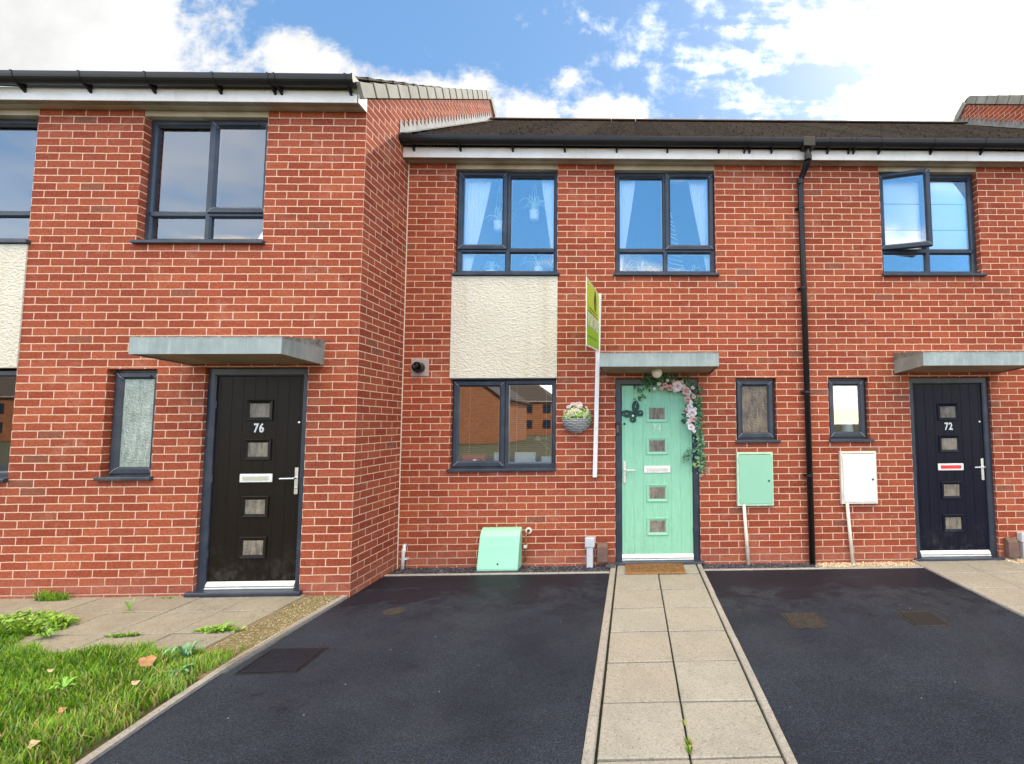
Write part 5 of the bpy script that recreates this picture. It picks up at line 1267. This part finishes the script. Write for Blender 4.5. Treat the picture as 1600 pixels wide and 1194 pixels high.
# ------------------------------------------------------------------ lawn: grass blades
rg = np.random.default_rng(5)
def grass(name, n, xr, yr_, hmin, hmax, accept, label, base_z=0.0, cols=None, lean=0.5, width=0.0032):
    x = rg.uniform(*xr, n * 2); y = rg.uniform(*yr_, n * 2); k = accept(x, y); x, y = x[k][:n], y[k][:n]; n = len(x)
    clump = 0.5 + 0.5 * np.sin(x * 7.1 + 2 * np.sin(y * 5.3)) * np.cos(y * 8.7 + 1.7 * np.sin(x * 6.1))
    h_ = rg.uniform(hmin, hmax, n) * (0.65 + 0.6 * clump); a = np.where(rg.random(n) < 0.45, rg.uniform(0, 2 * np.pi, n), rg.normal(0, 0.7, n) + 2.6 * np.sin(x * 3.1 + y * 4.3) + 1.2 * np.sin(y * 9.1 - x * 4)); le = np.abs(rg.normal(lean, 0.28, n)) * h_
    w_ = width * rg.uniform(0.6, 1.3, n); px, py = -np.sin(a) * w_, np.cos(a) * w_; dx_, dy_ = np.cos(a), np.sin(a)
    V = np.zeros((n, 7, 3))
    for i, (f, lf, wf) in enumerate(((0, 0, 1.0), (0.45, 0.22, 0.9), (0.8, 0.62, 0.6))):
        for sgn, j in ((1, 0), (-1, 1)):
            V[:, i * 2 + j, 0] = x + dx_ * le * lf + sgn * px * wf; V[:, i * 2 + j, 1] = y + dy_ * le * lf + sgn * py * wf; V[:, i * 2 + j, 2] = base_z + h_ * f
    V[:, 6, 0] = x + dx_ * le; V[:, 6, 1] = y + dy_ * le; V[:, 6, 2] = base_z + h_ * 0.96
    c0 = np.array([0.070, 0.185, 0.010]); c1 = np.array([0.27, 0.47, 0.030]); c2 = np.array([0.46, 0.41, 0.15]); c3 = np.array([0.18, 0.36, 0.10])
    t = rg.random(n)[:, None]; C = c0 * (1 - t) + c1 * t; dry = (rg.random(n) < (0.06 + 0.22 * np.clip((x + 3.6) * 0.9 + (-y - 2.4) * 0.5, 0, 1)))[:, None]; C = np.where(dry, c2 * (0.6 + 0.5 * t), C)
    bl = (rg.random(n) < 0.12)[:, None]; C = np.where(bl, c3, C)
    T = np.ones((n, 7, 4)); T[:, :, :3] = C[:, None, :]
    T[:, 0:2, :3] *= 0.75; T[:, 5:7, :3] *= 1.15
    base = (np.arange(n) * 7)[:, None]
    q = np.array([[0, 1, 3, 2], [2, 3, 5, 4]]); F = [tuple(r_) for r_ in (base[:, :, None] + q[None]).reshape(-1, 4)] + [tuple(r_) for r_ in (base + np.array([[4, 5, 6]]))]
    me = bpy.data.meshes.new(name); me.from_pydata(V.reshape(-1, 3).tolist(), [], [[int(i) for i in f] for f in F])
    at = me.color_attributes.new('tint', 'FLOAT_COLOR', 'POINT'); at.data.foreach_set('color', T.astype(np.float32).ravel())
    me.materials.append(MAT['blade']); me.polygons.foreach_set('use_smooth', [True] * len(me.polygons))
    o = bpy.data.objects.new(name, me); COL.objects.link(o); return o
def lawn_ok(x, y):
    edge = -1.93 + 0.05 * np.sin(x * 5) + 0.03 * np.sin(x * 17) + np.where(x < -3.9, 0.25 * np.clip((-3.9 - x) / 0.5, 0, 1), 0)
    kx = np.interp(-y, [0, 2.08, 2.55, 3.03, 3.9, 6], [-2.5, -2.52, -2.49, -2.45, -2.39, -2.36])
    return (y < edge) & (x < kx + 0.02 * np.sin(y * 20)) & ~((x > -2.62) & (rg.random(len(x)) < 0.45))
g = grass('lawn_grass', 80000, (-6.0, -2.35), (-3.9, -1.6), 0.030, 0.080, lawn_ok, ''); g['kind'] = 'stuff'; g['label'] = 'long uneven green lawn grass beside the driveway'
g = grass('lawn_grass', 9000, (-11.0, -2.35), (-8.5, -3.9), 0.05, 0.10, lawn_ok, '', width=0.007); g['kind'] = 'stuff'; g['label'] = 'long green lawn grass nearer the road'
# tufts growing on the flags
def disc(cx_, cy_, rx, ry):
    return lambda x, y: ((x - cx_) / rx) ** 2 + ((y - cy_) / ry) ** 2 < 1
def tuft(name, n, cx_, cy_, rx, ry, h0, h1, label, lean=0.6, z=0.02, width=0.0032, cat='weed'):
    o = grass(name, n, (cx_ - rx, cx_ + rx), (cy_ - ry, cy_ + ry), h0, h1, disc(cx_, cy_, rx, ry), '', z, lean=lean, width=width)
    o['label'] = label; o['category'] = cat; return o
tuft('grass_tuft', 420, -5.05, -0.93, 0.15, 0.035, 0.04, 0.11, 'grass tuft at the wall foot at the left picture edge', 0.5, cat='grass tuft')
tuft('weed_patch', 1100, -4.75, -1.56, 0.55, 0.20, 0.03, 0.09, 'bushy weed patch spreading over the flags at the left edge', 0.8, width=0.006)
tuft('crack_weed', 160, -2.98, -1.64, 0.15, 0.022, 0.015, 0.04, 'low weeds in a flag joint close to the gritty strip', 1.2, 0.012, width=0.006)
tuft('crack_weed', 140, -3.62, -1.70, 0.12, 0.022, 0.015, 0.03, 'small weeds in a flag joint in front of the narrow window', 1.2, 0.012, width=0.005)
tuft('crack_weed', 60, -4.05, -1.26, 0.06, 0.012, 0.012, 0.022, 'thin moss line in the flag joint nearest the wall', 1.2, 0.012)
tuft('crack_weed', 45, -4.02, -0.93, 0.07, 0.012, 0.015, 0.03, 'tiny sprout where the flags meet the wall under the narrow window', 0.6, 0.015)
tuft('crack_weed', 60, 0.470, -3.00, 0.012, 0.05, 0.012, 0.035, 'bright sprout in the centre joint of the path', 0.7, -0.004, width=0.004)
tuft('crack_weed', 16, 0.468, -2.82, 0.006, 0.02, 0.008, 0.016, 'tiny green speck in the centre path joint', 0.7, -0.004)
def leafy(cx_, cy_, rx, ry, n, size, h0, label, m):
    rr = random.Random(int(abs(cx_ * 977))); pn = []
    while len(pn) < n:
        a, b = rr.uniform(-1, 1), rr.uniform(-1, 1)
        if a * a + b * b > 1: continue
        pn.append(((cx_ + a * rx, cy_ + b * ry, 0.02 + rr.random() * h0 * (1.05 - (a * a + b * b) * 0.8)), (rr.gauss(0, 0.7), rr.gauss(-0.4, 0.6), 1.0)))
    return tag(leaf_mesh(pn, size, rr, 0.5, 0.42).build('leafy_weed', m, None, recalc=False), label, 'weed')
MAT['weedy'] = simple('yellow_green_leaf', (0.24, 0.40, 0.05), 0.5, var=0.4, vs=25)
leafy(-4.62, -1.50, 0.40, 0.17, 620, 0.050, 0.10, 'bushy yellow green dandelion patch over the flags at the left edge', 'weedy')
leafy(-2.98, -1.63, 0.17, 0.030, 110, 0.035, 0.035, 'low leafy weed in the flag joint close to the gritty strip', 'weedy')
leafy(-3.62, -1.70, 0.11, 0.022, 50, 0.022, 0.015, 'flat leafy weed in a flag joint in front of the narrow window', 'weedy')
# broad leaved weeds in the lawn
def broad_weed(cx_, cy_, r_, n, label, m='leafb', up_=0.5):
    mb = MB(); rr = random.Random(int(abs(cx_) * 1000))
    for k in range(n):
        a = 2 * math.pi * k / n + rr.uniform(-.3, .3); l_ = r_ * rr.uniform(0.6, 1.15); wv = l_ * 0.12; d = Vector((math.cos(a), math.sin(a), 0)); s = Vector((-d.y, d.x, 0)); z1_ = l_ * up_ * rr.uniform(0.6, 1.4)
        c = Vector((cx_, cy_, 0.02)); prev = None; st_ = []
        for i in range(7):
            t = i / 6; p = c + d * l_ * t + Vector((0, 0, z1_ * math.sin(t * 2.3))); ww = wv * math.sin(math.pi * min(1, t * 0.9 + 0.08)) * (1.25 if i % 2 else 0.75)
            st_ += [p + s * ww + Vector((0, 0, ww * .3)), p, p - s * ww + Vector((0, 0, ww * .3))]
        fs = []
        for i in range(6):
            for j in range(2): fs.append((i * 3 + j, i * 3 + j + 1, (i + 1) * 3 + j + 1, (i + 1) * 3 + j))
        mb.add(st_, fs)
    o = mb.build('broadleaf_weed', m, None, smooth=True, recalc=False); return tag(o, label, 'weed')
MAT['weedg'] = simple('grey_green_leaf', (0.16, 0.34, 0.17), 0.6, var=0.3, vs=20)
MAT['weedl'] = simple('fresh_green_leaf', (0.19, 0.42, 0.05), 0.5, var=0.35, vs=20)
broad_weed(-2.80, -2.08, 0.11, 17, 'grey green thistle rosette in the lawn corner by the driveway', 'weedg', 0.9)
broad_weed(-2.66, -2.28, 0.085, 14, 'grey green rosette at the lawn edge below the lawn corner', 'weedg', 0.5)
broad_weed(-4.15, -1.72, 0.08, 14, 'broad leaved weed where the flags meet the lawn', 'weedl', 0.6)
broad_weed(-3.35, -2.90, 0.12, 8, 'long leaved dock in the lower lawn', 'weedl', 0.4)
broad_weed(-4.10, -2.45, 0.09, 14, 'pale rosette in the lawn near the left picture edge', 'weedg', 0.6)
broad_weed(-4.07, -1.22, 0.05, 6, 'little upright weed standing alone on the flags', 'weedl', 2.0)
broad_weed(-2.95, -1.62, 0.09, 8, 'flat dandelion like weed in the joint beside the gritty strip', 'weedl', 0.3)
broad_weed(-3.20, -2.42, 0.07, 12, 'mid green rosette behind the orange leaf', 'weedl', 0.6)
# fallen leaves
MAT['dryleaf'] = simple('orange_dry_leaf', (0.40, 0.20, 0.09), 0.7, var=0.15, vs=30)
MAT['paleleaf'] = simple('pale_dry_leaf', (0.46, 0.35, 0.21), 0.7, var=0.15, vs=30)
def dry_leaf(x, y, z, r_, label, m, tilt=(0.5, 0.1)):
    vs = [(0, 0, 0)]; n = 22
    for k in range(n):
        a = 2 * math.pi * k / n; q = r_ * (1 + 0.10 * math.sin(5 * a) + 0.05 * math.sin(11 * a)) * (1 if abs(a - math.pi) > .3 else 1.15); vs.append((q * math.cos(a), q * 0.85 * math.sin(a), 0.30 * r_ * math.cos(2 * a) + 0.1 * r_ * math.sin(3 * a)))
    M_ = Euler((tilt[0], tilt[1], 0.4 * math.sin(x * 40))).to_matrix(); vs = [tuple(M_ @ Vector(v_) + Vector((x, y, z))) for v_ in vs]
    mb = MB().add(vs, [(0, 1 + k, 1 + (k + 1) % n) for k in range(n)]); o = mb.build('fallen_leaf', m, None, recalc=False)
    so_ = o.modifiers.new('s', 'SOLIDIFY'); so_.thickness = 0.001
    return tag(o, label, 'leaf')
dry_leaf(-2.93, -2.20, 0.075, 0.040, 'round orange dead leaf, largest of the leaves on the lawn', 'dryleaf', (0.9, 0.1))
dry_leaf(-2.78, -2.42, 0.055, 0.018, 'pale curled leaf right of the lawn middle, nearest the edging', 'paleleaf')
dry_leaf(-3.42, -2.30, 0.075, 0.014, 'small cream leaf lying in the middle of the lawn', 'paleleaf')
dry_leaf(-2.90, -2.68, 0.052, 0.018, 'tan leaf on the dry lower part of the lawn', 'dryleaf')
dry_leaf(-2.72, -2.95, 0.045, 0.022, 'beige leaf at the bottom by the edging', 'paleleaf', (0.6, 0.2))
dry_leaf(-2.95, -2.92, 0.055, 0.024, 'long beige leaf left of the bottom edging leaf', 'paleleaf', (0.7, 0))
dry_leaf(-3.06, -2.98, 0.055, 0.022, 'brownish leaf at the bottom edge of the lawn', 'dryleaf', (0.6, 0))

# ------------------------------------------------------------------ houses across the street (seen in the ground floor glass)
def far_house(x0, x1, y0, y1, ze, zr, label, ridge='x'):
    h = root('brick_house', ((x0 + x1) / 2, (y0 + y1) / 2, 0), label, 'house', 'houses across the street')
    mb = MB()
    for (a, b) in (((x0, y0), (x1, y0)), ((x1, y0), (x1, y1)), ((x1, y1), (x0, y1)), ((x0, y1), (x0, y0))):
        L_ = math.hypot(b[0] - a[0], b[1] - a[1]); mb.quad((*a, -0.1), (*b, -0.1), (*b, ze), (*a, ze), [(0, 0), (L_, 0), (L_, ze), (0, ze)])
    if ridge == 'y':
        xm_ = (x0 + x1) / 2
        for yy in (y0, y1): mb.add([(x0, yy, ze), (x1, yy, ze), (xm_, yy, zr)], [(0, 1, 2)], [[(0, 0), (x1 - x0, 0), ((x1 - x0) / 2, zr - ze)]])
    mb.build('wall', 'brick_far', h, recalc=False)
    rf = MB()
    if ridge == 'y':
        xm_ = (x0 + x1) / 2; o_ = 0.3
        rf.prism([(x0 - o_, ze - 0.15), (xm_, zr + 0.05), (x1 + o_, ze - 0.15), (x1 + o_, ze - 0.05), (xm_, zr + 0.2), (x0 - o_, ze - 0.05)], 'y', y0 - 0.2, y1 + 0.2)
    elif ridge == 'hip':
        ym = (y0 + y1) / 2; o_ = 0.3; hp = (y1 - y0) / 2
        vs = [(x0 - o_, y0 - o_, ze - .1), (x1 + o_, y0 - o_, ze - .1), (x1 + o_, y1 + o_, ze - .1), (x0 - o_, y1 + o_, ze - .1), (x0 + hp, ym, zr), (x1 - hp, ym, zr)]
        rf.add(vs, [(0, 1, 5, 4), (2, 3, 4, 5), (1, 2, 5), (3, 0, 4), (3, 2, 1, 0)])
    else:
        ym = (y0 + y1) / 2; rf.prism([(y0 - .3, ze - .15), (ym, zr + .05), (y1 + .3, ze - .15), (y1 + .3, ze - .05), (ym, zr + .2), (y0 - .3, ze - .05)], 'x', x0 - .2, x1 + .2)
    rf.build('roof', 'ridge', h)
    if ridge != 'y':
        MB().box(x0 - .2, x1 + .2, y1 + 0.02, y1 + 0.36, ze - 0.22, ze - 0.10).build('gutter', 'trim', h)
        k = 0
        for xx in np.arange(x0 + 1.2, x1 - 1.4, 2.6):
            for zz in (0.9, 3.1):
                if zz + 1.2 < ze: MB().box(float(xx), float(xx) + 1.1, y1 + 0.01, y1 + 0.05, zz, zz + 1.2).build('window', 'upvc', h)
    return h
far_house(-21.2, -10.9, -44.0, -34.0, 3.8, 7.6, 'brick gable end reflected in the left pane of the ground floor window', 'y')
far_house(-32.0, -11.0, -72.0, -62.0, 4.9, 8.8, 'brick house with white gutter reflected in the right pane of the ground floor window', 'hip')
far_house(-98.0, -58.0, -62.0, -52.0, 5.2, 9.0, 'long brick row across the street, reflected in the left edge window', 'x')
print('objects', len(bpy.data.objects))
